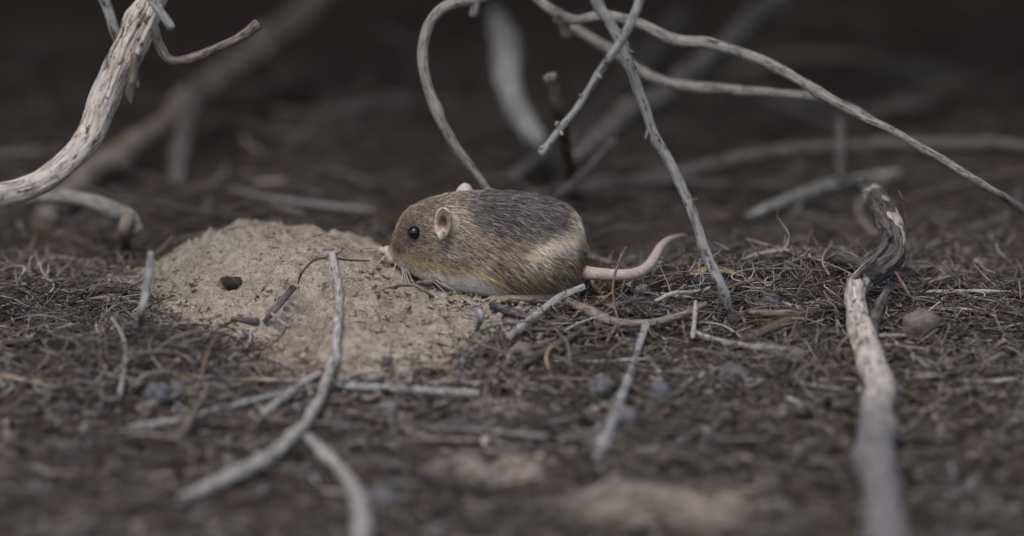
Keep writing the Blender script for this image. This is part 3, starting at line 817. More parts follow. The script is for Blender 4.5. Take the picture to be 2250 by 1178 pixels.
def add_ball(px, py, Y, rx, ry, rz, name):
    c = P(px, py, Y)
    k = np.linalg.norm(c - CAM) / FPX
    nu_, nv_ = 20, 14
    th = np.linspace(0, 2 * np.pi, nu_, endpoint=False); ph = np.linspace(0, np.pi, nv_)[1:-1]
    D = np.stack([np.outer(np.sin(ph), np.cos(th)), np.outer(np.sin(ph), np.sin(th)), np.outer(np.cos(ph), np.ones(nu_))], -1).reshape(-1, 3)
    V = np.vstack([c + D * np.array([rx, ry, rz]) * k, c + np.array([0, 0, rz * k]), c - np.array([0, 0, rz * k])])
    F_, i = ring_faces(nv_ - 2, nu_)
    n = nu_ * (nv_ - 2)
    F2 = np.vstack([np.stack([i[0], np.roll(i[0], -1), np.full(nu_, n)], -1), np.stack([np.roll(i[-1], -1), i[-1], np.full(nu_, n + 1)], -1)])
    add_part(V, [F_, F2], name)


yn = float(ymid(850))
add_tube([(844, 552, yn, 11.5), (850, 553, yn, 14), (858, 555, yn, 16), (874, 560, yn, 19)], 'nose', 18, .04)
add_ball(838, 551, yn - .02, 5.5, 10, 9, 'nose')
add_ball(862, 570, yn - .22, 13, 14, 11, 'muzzle')
add_ball(862, 570, yn + .22, 13, 14, 11, 'muzzle')
add_tube([(1258, 590, YM - .3, 24), (1275, 596, YM - .4, 18), (1292, 600, YM - .5, 15), (1315, 602, YM - .6, 14), (1345, 604, YM - .6, 13.3), (1375, 604, YM - .5, 12.8), (1402, 599, YM - .2, 12.5), (1424, 585, YM + .3, 11.8), (1440, 562, YM + 1.0, 10.8), (1453, 541, YM + 1.9, 9.4), (1469, 527, YM + 2.9, 7.2), (1490, 519, YM + 4.2, 4.2), (1508, 516, YM + 5.0, 1.8)], 'tail', 20, .1)
for dy, nm in ((-1.25, 'foot'), (1.3, 'foot')):
    add_tube([(1225, 648, YM + dy + .2, 13), (1190, 655, YM + dy, 12), (1150, 658, YM + dy - .05, 10.5), (1112, 658, YM + dy - .1, 10)], nm, 12)
    for k, (ox, oy, dd) in enumerate([(10, 5, -.36), (-4, 3, -.2), (-12, 0, 0), (-9, -2, .16), (6, 0, .3)]):
        add_tube([(1118, 657, YM + dy + dd * .6, 6), (1098 + ox, 655 + oy, YM + dy + dd, 5.2), (1084 + ox, 658 + oy, YM + dy + dd * 1.2, 4.6), (1078 + ox, 664 + oy, YM + dy + dd * 1.2, 3)], nm, 10, .04)
for dy in (-.55, .55):
    add_tube([(962, 610, YM + dy, 12), (946, 618, YM + dy - .05, 8), (934, 621, YM + dy - .1, 6.5), (926, 622, YM + dy - .1, 5.5)], 'paw', 12)
    for k, dd in enumerate((-.24, -.08, .08, .22)):
        add_tube([(928, 621, YM + dy - .1 + dd * .6, 4), (919, 620, YM + dy - .1 + dd, 3.6), (912 + abs(dd) * 12, 624, YM + dy - .1 + dd * 1.1, 2.4)], 'paw', 8, .04)


def add_ear(px, py, Y, n, a_px, b_px, tilt, name):
    c = P(px, py, Y)
    k = KPX
    n = np.array(n, float); n /= np.linalg.norm(n)
    up = np.array([math.sin(tilt), 0, math.cos(tilt)])
    e2 = up - n * up.dot(n); e2 /= np.linalg.norm(e2)
    e1 = np.cross(e2, n)
    if e1[0] < 0: e1 = -e1
    nr, nt_ = 16, 40
    rr = np.linspace(0, 1, nr); th = np.linspace(0, 2 * np.pi, nt_, endpoint=False)
    R, T = np.meshgrid(rr, th, indexing='ij')
    shape = 1 - 0.16 * np.clip(-np.sin(T), 0, 1) ** 2          # a narrower foot to the ear
    A = R * np.cos(T) * a_px * k * shape
    B_ = R * np.sin(T) * b_px * k
    cup = 0.25 * R ** 2.2 * (0.75 + 0.25 * np.sin(T)) - 0.05 * R ** 6 * (np.cos(T) > 0)
    inner = c + A[..., None] * e1 + B_[..., None] * e2 + (cup - .10)[..., None] * n
    # hollow of the ear canal
    hole = np.exp(-(((A / (a_px * k) + .34) / .42) ** 2 + ((B_ / (b_px * k) - .02) / .38) ** 2) ** 1.5)
    inner = inner - (hole * .10)[..., None] * n
    thick = 0.085 + .25 * (1 - R) ** 1.0
    outer = c + (A * 1.03)[..., None] * e1 + (B_ * 1.03)[..., None] * e2 + (cup - .10 - thick)[..., None] * n
    V = np.vstack([inner.reshape(-1, 3), outer.reshape(-1, 3)])
    i = np.arange(nr * nt_).reshape(nr, nt_); j = np.roll(i, -1, 1)
    F1 = np.stack([i[1:-1], j[1:-1], j[2:], i[2:]], -1).reshape(-1, 4)
    F2 = F1[:, ::-1] + nr * nt_
    F3 = np.stack([i[-1], j[-1], j[-1] + nr * nt_, i[-1] + nr * nt_], -1)
    Ft = np.vstack([np.stack([i[0], i[1], j[1]], -1), np.stack([i[0] + nr * nt_, j[1] + nr * nt_, i[1] + nr * nt_], -1)])
    off_n = len(V)
    add_part(V, [F1, F2, F3, Ft], name)
    # rolled rim
    rim = inner[-1]
    rim = np.vstack([rim, rim[:2]])
    Vr, Fr, _ = tube(rim, np.full(len(rim), .026), sides=8, rough=.1, step=.05)
    add_part(Vr, Fr, name + '_rim')
    return c, e1, e2, n


EAR = add_ear(975, 491, YM - 1.42, (-.50, -.84, .16), 19.5, 34, .10, 'ear')
# a fleshy lobe at the foot of the ear
add_ball(970, 519, YM - 1.50, 9, 8, 13, 'ear_rim')
EAR2 = add_ear(1020, 437, YM + 1.25, (-.35, .86, .30), 21, 34, .12, 'far_ear')

me = bpy.data.meshes.new('tmp')
allv = np.vstack(parts_v)
me.from_pydata([tuple(q) for q in allv * 0.1], [], parts_f)      # remesh in decimetres
me.validate()
to = bpy.data.objects.new('tmp', me)
COL.objects.link(to)
md_ = to.modifiers.new('r', 'REMESH'); md_.mode = 'VOXEL'; md_.voxel_size = 0.0028; md_.adaptivity = 0.0
sm = to.modifiers.new('s', 'SMOOTH'); sm.factor = 0.5; sm.iterations = 3
dg = bpy.context.evaluated_depsgraph_get()
ev = to.evaluated_get(dg)
em = ev.to_mesh()
rv = np.zeros(len(em.vertices) * 3, np.float32); em.vertices.foreach_get('co', rv)
rv = rv.reshape(-1, 3) * 10
nlp = len(em.loops); li = np.zeros(nlp, np.int32); em.loops.foreach_get('vertex_index', li)
lt = np.zeros(len(em.polygons), np.int32); em.polygons.foreach_get('loop_total', lt)
ls = np.r_[0, np.cumsum(lt)[:-1]]
fq = [np.stack([li[ls[lt == k] + q] for q in range(k)], -1) for k in np.unique(lt)]
ev.to_mesh_clear()
bpy.data.objects.remove(to)
kd = kdtree.KDTree(len(allv))
for k_, q in enumerate(allv): kd.insert(q, k_)
kd.balance()
near = np.array([kd.find(q)[1] for q in rv])
tags = np.array(parts_tag)[near]
SKIN = {'body': lin(92, 78, 64), 'nose': lin(168, 152, 138), 'muzzle': lin(186, 168, 152), 'tail': lin(166, 149, 139), 'foot': lin(122, 110, 98), 'paw': lin(104, 90, 78),
        'ear': lin(140, 125, 108), 'ear_rim': lin(134, 120, 103), 'far_ear': lin(168, 158, 147), 'far_ear_rim': lin(168, 158, 147)}
col = np.array([SKIN[t] for t in tags])
c, e1, e2, n_ = EAR
q = rv - c
A_, B_ = q @ e1 / (19.5 * KPX), q @ e2 / (34 * KPX)
hole = np.exp(-(((A_ + .30) / .50) ** 2 + ((B_ - .04) / .42) ** 2) ** 2.0) * (np.isin(tags, ['ear', 'ear_rim']))
col = col * (1 - hole[:, None]) + hole[:, None] * lin(82, 62, 54)
bx, by = project(rv)
earv = np.isin(tags, ['ear', 'ear_rim'])
edge = np.clip(np.hypot(A_, B_) - .72, 0, .3) / .3 * sstep(.45, -.35, A_ - B_ * .6) * earv
col = col * (1 - .8 * edge[:, None]) + .8 * edge[:, None] * lin(206, 194, 176)
lobe = np.exp(-((A_ + .2) / .35) ** 2 - ((B_ + .72) / .28) ** 2) * earv
col = col * (1 - .75 * lobe[:, None]) + .75 * lobe[:, None] * lin(204, 192, 176)
blot = fbm(rv[:, 0] * 9, rv[:, 1] * 9, rv[:, 2] * 9, 5, 3)[:, None]
col = np.where(earv[:, None], col * (1 + .45 * blot), col * (1 + .18 * blot)).clip(0.01, .9)
nostril = np.exp(-(((bx - 842) / 3.0) ** 2 + ((by - 559) / 2.5) ** 2)) * (rv[:, 1] < yn) * (tags == 'nose')
col = col * (1 - nostril[:, None]) + nostril[:, None] * lin(70, 48, 44)
# eyes
def eye(px, py, side):
    sY = YM + side * 1.0
    u = np.linspace(5, 9, 60); ph = side * np.linspace(.6, 2.3, 60)
    UU, PP = np.meshgrid(u, ph, indexing='ij')
    pts = body_uv(UU, PP)
    ex, ey = project(pts)
    i = np.unravel_index(np.argmin((ex - px) ** 2 + (ey - py) ** 2), ex.shape)
    return pts[i]


def ball_mesh(name, c, r, mat, parent):
    nu_, nv_ = 32, 20
    th = np.linspace(0, 2 * np.pi, nu_, endpoint=False); ph = np.linspace(0, np.pi, nv_)[1:-1]
    D = np.stack([np.outer(np.sin(ph), np.cos(th)), np.outer(np.sin(ph), np.sin(th)), np.outer(np.cos(ph), np.ones(nu_))], -1).reshape(-1, 3)
    V = np.vstack([c + D * r, c + np.array([0, 0, r]), c - np.array([0, 0, r])])
    F_, i = ring_faces(nv_ - 2, nu_)
    n = nu_ * (nv_ - 2)
    F2 = np.vstack([np.stack([i[0], np.roll(i[0], -1), np.full(nu_, n)], -1), np.stack([np.roll(i[-1], -1), i[-1], np.full(nu_, n + 1)], -1)])
    return mk(name, V, [F_[:, ::-1], F2[:, ::-1]], mat, parent=parent)


# fur
def fur_colour(px, py, phi, n):
    """pelage colour, with chin shade painted in, by place on the coat, from the photo; returns tip colour, dark-hair chance"""
    flank = np.array([.31, .243, .170]); slate = np.array([.064, .055, .053]); cream = np.array([.92, .79, .60])
    white = np.array([.88, .83, .74]); orange = np.array([.58, .41, .225]); tan = np.array([.46, .39, .30]); face = np.array([.30, .245, .172])
    j = 6 * noise3(px * .06, py * .06, phi * 2, 5) + 5 * rng.normal(size=px.shape)
    col = np.tile(flank, (len(px), 1)).astype(float)

    def lay(mask, c):
        nonlocal col
        col = col * (1 - mask[:, None]) + mask[:, None] * c
    lay(sstep(985, 930, px + j) * sstep(585, 560, py), face)
    lay(sstep(70, 20, np.hypot((px - 1005) * 1.0, (py - 500) * .8) + j) * .8, tan)
    # slate saddle with its lower border
    bx_ = np.array([960, 1000, 1032, 1082, 1158, 1227, 1246, 1256, 1262])
    by_ = np.array([430, 446, 484, 516, 534, 528, 495, 452, 436])
    low = np.interp(px, bx_, by_)
    sad = sstep(20, -20, py - low + 1.3 * j) * sstep(985, 1085, px + 2 * j) * sstep(1262, 1244, px + j)
    lay(sad, slate)
    lay(sstep(1246, 1262, px + j * .6) * sstep(535, 505, py), tan * .9)
    # cream haunch patch
    t = (px - 1158) / (1268 - 1158)
    cy_ = 566 + (528 - 566) * t
    lay(np.exp(-((py - cy_ + j * .6) / 21) ** 2) * sstep(1140, 1185, px + j) * sstep(1282, 1262, px), cream)
    lay(np.exp(-((py - cy_ - 26 + j) / 22) ** 2) * sstep(1120, 1170, px + j) * sstep(1285, 1255, px) * .5, tan)
    # rear edge and lower rump
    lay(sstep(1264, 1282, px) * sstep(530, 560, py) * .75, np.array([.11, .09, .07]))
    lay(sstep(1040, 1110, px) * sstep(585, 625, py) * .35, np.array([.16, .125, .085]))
    # orange line and white belly
    ox = np.array([850, 880, 891, 930, 967, 1010, 1044, 1067, 1090, 1120, 1150, 1300])
    oy = np.array([568, 568, 570, 585, 595, 599, 594, 609, 626, 642, 656, 700])
    ol = np.interp(px, ox, oy) + 3 * np.sin(px * .09) + 4 * sstep(960, 900, px)
    lay(np.exp(-((py - ol + 4 + j * .7) / 10) ** 2) * .95, orange)
    lay(sstep(2, 14, py - ol + j * .8), white)
    lay(sstep(2, 14, py - ol + j * .8) * sstep(955, 905, px + 2 * j) * .8, np.array([.46, .385, .29]))  # chin white dulled to tan: painted-in shade mixed with orange fur
    lay(np.exp(-((px - 1060) / 7) ** 2 - ((py - 598) / 18) ** 2) * .7, cream)
    lay(sstep(1215, 1245, px) * sstep(622, 640, py) * .7, orange)
    # muzzle
    lay(np.exp(-((px - 864) / 17) ** 2 - ((py - 568) / 15) ** 2) * .95, np.array([.56, .50, .43]))
    lay(np.exp(-(((px - 876) + (py - 551) * -1.0) / 8) ** 2 - (((px - 876) + (py - 551)) / 26) ** 2) * .6, np.array([.075, .06, .05]))
    # round the eye
    lay(np.exp(-((px - 911) / 21) ** 2 - ((py - 511) / 21) ** 2) * .75, np.array([.09, .075, .06]))
    # behind the belly on the underside
    return col, sad


isb = np.isin(tags, ['body', 'muzzle'])
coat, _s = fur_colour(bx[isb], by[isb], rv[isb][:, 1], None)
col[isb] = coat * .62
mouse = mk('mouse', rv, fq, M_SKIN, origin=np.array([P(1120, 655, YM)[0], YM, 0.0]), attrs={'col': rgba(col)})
tag(mouse, 'small brown furred pocket mouse with cream flank crouching on the mound edge', 'mouse')

k = NT('eye_black')
M_EYE = k.out((0.004, 0.004, 0.005), 0.04, 0.34)
EYE_N = eye(911, 511, -1)
ball_mesh('eye', EYE_N + np.array([0, -.015, 0]), 15.3 * KPX, M_EYE, mouse)
ball_mesh('eye', eye(911, 511, 1) + np.array([0, .015, 0]), 15.3 * KPX, M_EYE, mouse)

NH = 115000
NUg, NPg = 160, 128
ug = np.linspace(0.6, len(ST) - 1.03, NUg + 1); pg = np.linspace(-np.pi, np.pi, NPg + 1)
UU, PP = np.meshgrid(ug, pg, indexing='ij')
GP = body_uv(UU, PP)
e_u = GP[1:, :-1] - GP[:-1, :-1]; e_p = GP[:-1, 1:] - GP[:-1, :-1]
area = np.linalg.norm(np.cross(e_u, e_p), axis=-1)
wt = area * (1 + .5 * (0.5 * (PP[:-1, :-1] + PP[1:, 1:]) < 0)) * (1 + 1.6 * sstep(10, 5, UU[:-1, :-1]))
cell = rng.choice(area.size, NH, p=(wt / wt.sum()).ravel())
iu, ip = np.unravel_index(cell, area.shape)
hu = ug[iu] + rng.random(NH) * (ug[1] - ug[0]); hp = pg[ip] + rng.random(NH) * (pg[1] - pg[0])
root_p = body_uv(hu, hp)
eps = 0.02
du = body_uv(np.minimum(hu + eps, len(ST) - 1.001), hp) - root_p
dp = body_uv(hu, hp + eps) - root_p
Tn = du / (np.linalg.norm(du, axis=1)[:, None] + 1e-9)
Nn = np.cross(dp, du); Nn /= np.linalg.norm(Nn, axis=1)[:, None] + 1e-9
cent = np.stack([root_p[:, 0], ymid(project(root_p)[0]), np.full(NH, np.nan)], -1)
mid_p = body_uv(hu, hp * 0); mid_q = body_uv(hu, hp * 0 + np.pi)
flip = np.sum(Nn * (root_p - (mid_p + mid_q) / 2), axis=1) < 0
Nn[flip] *= -1
hx, hy = project(root_p)
# leave out eye, ear and nose
ok = np.linalg.norm(root_p - EYE_N, axis=1) > 15.6 * KPX
for (c, e1, e2, n_), a_, b_ in ((EAR, 19.5, 34), (EAR2, 21, 34)):
    q = root_p - c
    inside = ((q @ e1) / (a_ * KPX * .55)) ** 2 + ((q @ e2) / (b_ * KPX * .66)) ** 2 < 1
    ok &= ~(inside & (np.abs(q @ n_) < .9))
ok &= hx > 859
root_p, Tn, Nn, hx, hy, hp, hu = [q[ok] for q in (root_p, Tn, Nn, hx, hy, hp, hu)]
NH = len(root_p)
down = np.array([0, 0, -1.0])
dn = down - Nn * (Nn @ down)[:, None]
w_dn = 0.30 * sstep(900, 1000, hx) + .25 * sstep(1080, 1240, hx) * sstep(470, 600, hy) + .5 * sstep(570, 640, hy)
flow = Tn + dn * w_dn[:, None]
# on the steep face the hair lies up and back over the brow
back = np.array([1.0, 0, .35]); bk = back - Nn * (Nn @ back)[:, None]
wf = sstep(930, 880, hx)[:, None]
flow = flow * (1 - wf) + bk * wf
flow /= np.linalg.norm(flow, axis=1)[:, None] + 1e-9
jn = np.stack([noise3(root_p[:, 0] * 2.4, root_p[:, 1] * 2.4, root_p[:, 2] * 2.4, s) for s in (3, 4, 6)], -1)
jf = np.stack([noise3(root_p[:, 0] * 9, root_p[:, 1] * 9, root_p[:, 2] * 9, s) for s in (13, 14, 16)], -1)
flow = flow + .12 * jn + .16 * jf + .13 * rng.normal(size=flow.shape)
flow = flow - Nn * np.sum(flow * Nn, axis=1)[:, None]
flow /= np.linalg.norm(flow, axis=1)[:, None] + 1e-9
L = np.interp(hx, [850, 870, 900, 950, 1000, 1060, 1150, 1286], [.10, .15, .19, .24, .28, .34, .38, .34]) * rng.uniform(.7, 1.2, NH)
L *= 1 + .25 * sstep(600, 640, hy)
guard = rng.random(NH) < .10
L = np.where(guard, L * 1.22, L)
mx_, my_ = project(root_p + flow * (L * .62)[:, None])
col, sad = fur_colour(mx_, my_, hp, Nn)
lift = rng.uniform(.10, .34, NH) + .12 * guard + .1 * sstep(950, 880, hx)
NP_ = 6
s = np.linspace(0, 1, NP_)
hair = root_p[:, None] - Nn[:, None] * .03 + (L[:, None] * s)[..., None] * flow[:, None] + (L[:, None] * lift[:, None] * (1.6 * s - .85 * s ** 2))[..., None] * Nn[:, None] \
    + (L[:, None] * .10 * s ** 2)[..., None] * down
hair = (hair - np.array(mouse['_o'])) * S
def fuzz(mask, n, length, way, spread, tone):
    global hair, NH, hx, guard, ftip
    fi = rng.choice(np.flatnonzero(mask), n)
    fr = rv[fi]
    fd = np.asarray(way(fr), float) + rng.normal(0, spread, (n, 3))
    hair = np.concatenate([hair, fr[:, None] + (s * length)[None, :, None] * rng.uniform(.6, 1.2, (n, 1, 1)) * fd[:, None]])
    NH += n
    hx = np.r_[hx, np.full(n, 900.0)]
    guard = np.r_[guard, np.zeros(n, bool)]
    ftip.append(np.array(tone) * rng.uniform(.5, 1.35, (n, 1)))


ftip = []
fuzz((tags == 'foot') & (rv[:, 2] > rv[tags == 'foot'][:, 2].min() + .10), 9000, .15, lambda p: np.stack([np.full(len(p), .7), np.sign(p[:, 1] - YM) * .4, np.full(len(p), -.2)], -1), .28, (.24, .205, .165))
fuzz((tags == 'tail') & (bx > 1285), 2600, .07, lambda p: np.array([.75, 0, .1]), .6, (.45, .38, .33))
fuzz(np.isin(tags, ['ear', 'ear_rim']) & (np.hypot(A_, B_) > .82), 1500, .11, lambda p: ((p - EAR[0]) / (np.linalg.norm(p - EAR[0], axis=1)[:, None] + 1e-6)) * .5 + np.array([.45, .1, .25]), .35, (.42, .36, .28))
fuzz((tags == 'paw') & (bx > 915), 1500, .10, lambda p: np.array([-.3, -.3, -.2]), .4, (.34, .30, .25))
fuzz(np.isin(tags, ['nose', 'muzzle']) & (bx > 846), 900, .07, lambda p: np.array([.6, -.35, -.1]), .4, (.55, .49, .43))
ftip = np.vstack(ftip)
hc = bpy.data.hair_curves.new('fur')
hc.add_curves([NP_] * NH)
hc.attributes['position'].data.foreach_set('vector', hair.astype(np.float32).ravel())
rad = np.interp(s, [0, .5, 1], [1.0, .85, .12])[None] * np.where(guard, .0054, .0045)[:, None] * np.interp(hx, [850, 920, 1000], [.6, .8, 1.0])[:, None]
ra = hc.attributes.get('radius') or hc.attributes.new('radius', 'FLOAT', 'POINT')
ra.data.foreach_set('value', (rad * S).astype(np.float32).ravel())
# agouti: most hairs banded, some all dark, some light tipped
u1 = rng.random(len(root_p))
streak = noise3(root_p[:, 0] * 5, root_p[:, 1] * 5, root_p[:, 2] * 5, 91)
bright = np.where(u1 < .40, .30, np.where(u1 < .72, .85, 2.3)) * (1 + .30 * streak) * rng.uniform(.85, 1.15, len(root_p))
plain = sstep(.45, .7, col.max(1))
bright = bright * (1 - plain) + plain * rng.uniform(.85, 1.1, len(root_p))
NB = len(col)
tip = np.clip(col * bright[:, None], 0.01, .92)
# silvery guard hairs through the saddle
sil = (sad > .5) & (rng.random(NB) < .2)
tip[sil] = np.array([.46, .42, .37]) * rng.uniform(.6, 1.2, (sil.sum(), 1))
tip = np.vstack([tip, ftip])
hc.attributes.new('tip', 'FLOAT_COLOR', 'CURVE').data.foreach_set('color', rgba(tip).astype(np.float32).ravel())
k = NT('fur')
hi = k.n('ShaderNodeHairInfo')
tipc = k.attr('tip')
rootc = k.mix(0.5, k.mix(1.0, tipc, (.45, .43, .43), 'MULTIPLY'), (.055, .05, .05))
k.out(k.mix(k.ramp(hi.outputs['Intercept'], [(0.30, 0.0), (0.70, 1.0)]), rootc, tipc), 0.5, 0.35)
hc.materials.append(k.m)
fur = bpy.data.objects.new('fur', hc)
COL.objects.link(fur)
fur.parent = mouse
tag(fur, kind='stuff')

# whiskers, each a mesh of its own
k = NT('whisker')
M_WHISK = k.out(tuple(lin(184, 178, 170)), .4, .4)
k = NT('whisker_dark')
M_WHISKD = k.out(tuple(lin(64, 56, 52)), .4, .4)
for pts, mt in [
    ([(882, 566, yn - .5), (896, 596, yn - 1.2), (912, 630, yn - 2.4)], M_WHISK), ([(884, 568, yn - .5), (892, 600, yn - 1.2), (903, 636, yn - 2.4)], M_WHISK),
    ([(890, 570, yn - .6), (936, 605, yn - 1.4), (984, 648, yn - 2.2)], M_WHISK), ([(888, 572, yn - .6), (925, 606, yn - 1.2), (966, 644, yn - 1.8)], M_WHISK),
    ([(876, 570, yn - .4), (884, 598, yn - 1.1), (880, 630, yn - 2.3)], M_WHISK), ([(870, 572, yn - .4), (866, 592, yn - 1.0), (858, 616, yn - 2.0)], M_WHISK),
    ([(856, 545, yn + .35), (800, 543, yn + .8), (748, 555, yn + 1.0)], M_WHISK), ([(858, 548, yn + .3), (815, 549, yn + .6), (774, 560, yn + .8)], M_WHISK),
    ([(856, 556, yn - .4), (838, 570, yn - .6), (822, 588, yn - .9)], M_WHISK), ([(878, 568, yn - .5), (890, 610, yn - 1.3), (893, 645, yn - 2.4)], M_WHISK), ([(893, 572, yn - .6), (950, 612, yn - 1.6), (1002, 640, yn - 2.2)], M_WHISK),
    ([(866, 540, yn - .2), (826, 492, yn + .6), (768, 456, yn + 1.4)], M_WHISKD), ([(862, 538, yn - .2), (800, 508, yn + .6), (734, 494, yn + 1.4)], M_WHISKD),
    ([(862, 540, yn + .2), (812, 520, yn + 1.4), (764, 514, yn + 2.4)], M_WHISKD), ([(866, 538, yn + .1), (838, 496, yn + .8), (812, 470, yn + 1.6)], M_WHISKD)]:
    P3, R3 = resolve([(a, b_, c_, r_) for (a, b_, c_), r_ in zip(pts, (1.05, .85, .35))], False)
    V, F, _ = tube(P3, R3, sides=5, rough=0, step=.12, blunt=False)
    mk('whisker', V, F, mt, parent=mouse)

# ------------------------------------------------------------------ litter
def needles(name, x, y, zoff, length, rad, curl, colr, segs=6, sides=3, tilt=.12, mat=None, flat=1.0):
    n = len(x)
    yaw = rng.uniform(0, 2 * np.pi, n)
    ti = rng.normal(0, tilt, n)
    cu = rng.normal(0, curl, n)
    cv = rng.normal(0, curl * .4, n)
    s = np.linspace(-.5, .5, segs)
    ang = yaw[:, None] + cu[:, None] * (s[None] * 1.0) + 0.5 * cu[:, None] * (s[None] * 2) ** 3 * rng.uniform(-1, 1, n)[:, None]
    el = ti[:, None] + cv[:, None] * s[None]
    stepv = np.stack([np.cos(ang) * np.cos(el), np.sin(ang) * np.cos(el), np.sin(el)], -1) * (length / segs)[:, None, None]
    c = np.cumsum(stepv, 1); c -= c.mean(1, keepdims=True)
    c += np.stack([x, y, height(x, y) + zoff], -1)[:, None]
    floor_ = height(c[..., 0], c[..., 1]) + rad[:, None] * .5
    c[..., 2] = np.maximum(c[..., 2], floor_)
    T = stepv / (np.linalg.norm(stepv, axis=-1, keepdims=True) + 1e-9)
    side = np.cross(T, np.array([0, 0, 1.0])); side /= np.linalg.norm(side, axis=-1, keepdims=True) + 1e-9
    up = np.cross(side, T)
    th = np.linspace(0, 2 * np.pi, sides, endpoint=False) + .5
    prof = np.interp(np.linspace(0, 1, segs), [0, .15, .7, 1], [.5, 1, .9, .3])
    R = rad[:, None] * prof[None]
    V = c[:, :, None] + R[:, :, None, None] * (np.cos(th)[None, None, :, None] * side[:, :, None] + flat * np.sin(th)[None, None, :, None] * up[:, :, None])
    V = V.reshape(-1, 3)
    i = (np.arange(segs * sides).reshape(segs, sides)); j = np.roll(i, -1, 1)
    Fq = np.stack([i[:-1], j[:-1], j[1:], i[1:]], -1).reshape(-1, 4)
    F = (Fq[None] + (np.arange(n) * segs * sides)[:, None, None]).reshape(-1, 4)
    C = np.repeat(colr, segs * sides, 0)
    o = mk(name, V, F, mat or M_LITTER, origin=(0, 0, 0), attrs={'col': rgba(C)})
    return tag(o, kind='stuff')


PAL = np.array([lin(122, 110, 99), lin(148, 135, 120), lin(100, 94, 91), lin(134, 129, 126), lin(170, 159, 145), lin(116, 99, 84), lin(78, 71, 67), lin(158, 156, 154), lin(92, 80, 71)])
PW = np.array([.18, .13, .15, .14, .07, .08, .11, .06, .08])


def litter_col(n):
    c = PAL[rng.choice(len(PAL), n, p=PW / PW.sum())]
    return c * (rng.uniform(.25, 1.05, (n, 1)) ** 1.2)


def clearing(x, y, strength=1.0):
    """chance of litter lying at a place: little on the mound and the bare patches"""
    m = mound(x, y)
    k = 1 - strength * sstep(-.45, .22, m + .45 * fbm(x * .6, y * .6, 0, 71, 3))
    px_, py_ = project(np.stack([x, y, base(x, y)], -1))
    for cx, cy, rx, ry, a in PATCH[:9]:
        k = k * (1 - .95 * a * np.exp(-((px_ - cx) / rx) ** 2 - ((py_ - cy) / ry) ** 2))
    under_mouse = np.exp(-(((x + .2) / 2.7) ** 2 + ((y - 1.7) / 2.6) ** 2) ** 3)
    tail_lane = np.exp(-(((x - 3.8) / 2.0) ** 2 + ((y - 1.8) / 1.7) ** 2) ** 2) * .75
    return np.clip(k, 0, 1) * (1 - under_mouse) * (1 - tail_lane)


def scatter(n, x0, x1, y0, y1, strength=1.0):
    x = rng.uniform(x0, x1, n * 2); y = rng.uniform(y0, y1, n * 2)
    keep_ = rng.random(n * 2) < clearing(x, y, strength)
    return x[keep_][:n], y[keep_][:n]


def heap(x, y):
    return .22 + .2 * noise3(x * .35, y * .35, 0, 15) + .35 * np.exp(-((x - 8) / 6) ** 2 - ((y - 2) / 5) ** 2) + .35 * np.exp(-((x + 12) / 3.5) ** 2 - ((y + 5) / 4) ** 2)


x, y = scatter(8000, -19, 19, -11, 12)
n = len(x)
needles('needle_litter', x, y, rng.random(n) ** 1.3 * heap(x, y), rng.gamma(4, .36, n).clip(.4, 3.6), rng.uniform(.013, .040, n), 2.1, litter_col(n) * 1.1, 9, 3, .3)
x, y = scatter(1900, -19, 19, -8, 10)
n = len(x)
needles('needle_litter', x, y, .1 + rng.random(n) * heap(x, y) * 1.1, rng.uniform(1.4, 3.8, n), rng.uniform(.016, .032, n), 3.6, litter_col(n) * 1.35, 12, 3, .3)
x, y = scatter(300, -19, 19, -9, 9)
n = len(x)
needles('twig_litter', x, y, rng.random(n) * heap(x, y), rng.gamma(4, .55, n).clip(.6, 5), rng.uniform(.035, .085, n), .45, litter_col(n) * 1.05, 8, 6, .14)
x, y = scatter(3600, -18, 18, -12, 12)
n = len(x)
needles('flake_litter', x, y, rng.random(n) * heap(x, y) * .7, rng.uniform(.25, .8, n), rng.uniform(.05, .14, n), .6, litter_col(n) * .95, 5, 4, .4, flat=.2)
x, y = scatter(4200, -15, 15, -34, -10)
n = len(x)
needles('needle_litter', x, y, rng.random(n) * .4, rng.gamma(4, .4, n).clip(.4, 3.6), rng.uniform(.02, .055, n), 1.3, litter_col(n), 7, 3, .2)
x, y = scatter(1500, -15, 15, -34, -6)
n = len(x)
needles('flake_litter', x, y, rng.random(n) * .3, rng.uniform(.3, 1.2, n), rng.uniform(.06, .20, n), .6, litter_col(n) * .95, 5, 5, .35, flat=.25)
x, y = scatter(130, -15, 15, -34, -8)
n = len(x)
needles('twig_litter', x, y, rng.random(n) * .3, rng.gamma(4, .8, n).clip(.8, 6), rng.uniform(.04, .10, n), .6, litter_col(n) * .9, 7, 5, .12)
x, y = scatter(4200, -30, 30, 11, 60)
n = len(x)
needles('needle_litter', x, y, rng.random(n) * .5, rng.gamma(4, .5, n).clip(.4, 4), rng.uniform(.025, .07, n), 1.1, litter_col(n) * .8, 6, 3, .25)
x, y = scatter(160, -34, 34, 14, 95)
n = len(x)
needles('twig_litter', x, y, rng.random(n) * 1.2, rng.gamma(4, 1.6, n).clip(2, 12), rng.uniform(.05, .16, n), .6, litter_col(n) * .8, 8, 5, .14)
x, y = scatter(6000, -46, 46, -40, 40)
far_ = (np.abs(x) > 17)
x, y = x[far_], y[far_]
n = len(x)
needles('needle_litter', x, y, rng.random(n) * .4, rng.gamma(4, .5, n).clip(.4, 4), rng.uniform(.02, .06, n), 1.5, litter_col(n), 6, 3, .22)
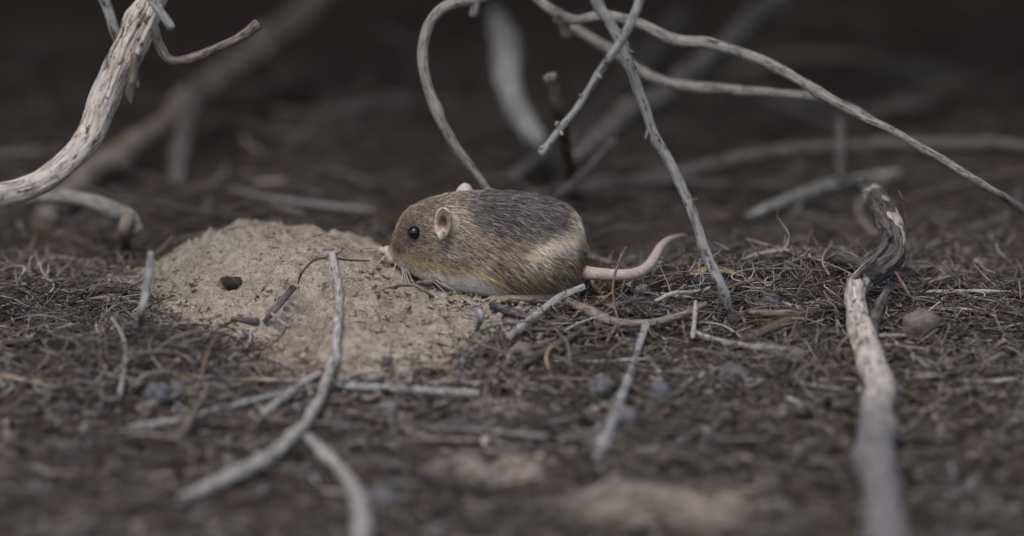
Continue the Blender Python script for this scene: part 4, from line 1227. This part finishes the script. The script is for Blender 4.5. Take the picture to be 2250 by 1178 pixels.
# loose crumbs of earth round the mound
x = rng.uniform(-13.5, 1.2, 5200); y = rng.uniform(-7.5, 10, 5200)
m_ = mound(x, y)
hx_, hy_ = project(np.stack([x, y, height(x, y)], -1))
sel = (np.hypot((hx_ - 505) / 60, (hy_ - 622) / 45) > 1) & (m_ > -.75) & (m_ < 1.0) & (rng.random(5200) < np.where(m_ < .25, .55, .10))
x, y = x[sel], y[sel]
n = len(x)
zf = np.maximum(mound_fine(x, y), base(x, y)) - height(x, y)
tag(needles('soil_crumbs', x, y, zf + .03, rng.uniform(.08, .34, n), rng.uniform(.04, .15, n), .5, litter_col(n), 4, 6, .4, mat=M_SOIL, flat=.8), kind='stuff')
# bits on the mound
x = rng.uniform(-12, -1, 3000); y = rng.uniform(-7, 9, 3000)
hx_, hy_ = project(np.stack([x, y, height(x, y)], -1))
sel = (mound(x, y) > .1) & (np.hypot((hx_ - 505) / 60, (hy_ - 622) / 45) > 1) & (fbm(x * .45, y * .45, 0, 19, 3) > -.12)
x, y = x[sel], y[sel]
fine = mound_fine(x, y) - height(x, y)
sub = rng.random(len(x)) < .16
needles('soil_specks', x[~sub], y[~sub], (fine + .02)[~sub], rng.uniform(.05, .16, (~sub).sum()), rng.uniform(.012, .045, (~sub).sum()), .3,
        np.where(rng.random(((~sub).sum(), 1)) < .45, lin(70, 60, 52), lin(176, 160, 136)) * rng.uniform(.7, 1.1, ((~sub).sum(), 1)), 4, 4, .3, flat=.7)
needles('needle_litter', x[sub], y[sub], (fine + .03)[sub], rng.uniform(.2, .8, sub.sum()), rng.uniform(.010, .02, sub.sum()), 1.4, litter_col(sub.sum()) * .7, 7, 3, .15)

# ------------------------------------------------------------------ unseen shrub canopy, added above and behind to darken the background
def leaf_mass(n, box, size, dens):
    (x0, x1), (y0, y1), (z0, z1) = box
    c = np.stack([rng.uniform(x0, x1, n * 2), rng.uniform(y0, y1, n * 2), rng.uniform(z0, z1, n * 2)], -1)
    c = c[fbm(c[:, 0] * .06, c[:, 1] * .06, c[:, 2] * .06, 7, 3) > dens][:n]
    n = len(c)
    a = rng.normal(size=(n, 3)); a /= np.linalg.norm(a, axis=1)[:, None]
    b_ = np.cross(a, rng.normal(size=(n, 3))); b_ /= np.linalg.norm(b_, axis=1)[:, None]
    nn = np.cross(a, b_)
    L_ = rng.uniform(.6, 1.3, n)[:, None] * size
    V = np.stack([c - a * L_, c + b_ * L_ * .35 + nn * L_ * .12, c + a * L_, c - b_ * L_ * .35 + nn * L_ * .12], 1).reshape(-1, 3)
    i = np.arange(n)[:, None] * 4
    return V, np.hstack([i, i + 1, i + 2, i + 3])


V1, F1 = leaf_mass(27000, ((-170, 170), (13, 210), (22, 70)), 3.2, -.3)
V2, F2 = leaf_mass(7000, ((-160, 160), (105, 220), (1, 30)), 3.2, -.5)
sh = mk('unseen_shrub_foliage', np.vstack([V1, V2]), np.vstack([F1, F2 + len(V1)]), M_LEAF, origin=(0, 110, 30), smooth=False)
tag(sh, kind='stuff')
for o in list(COL.objects):
    if '_o' in o: del o['_o']
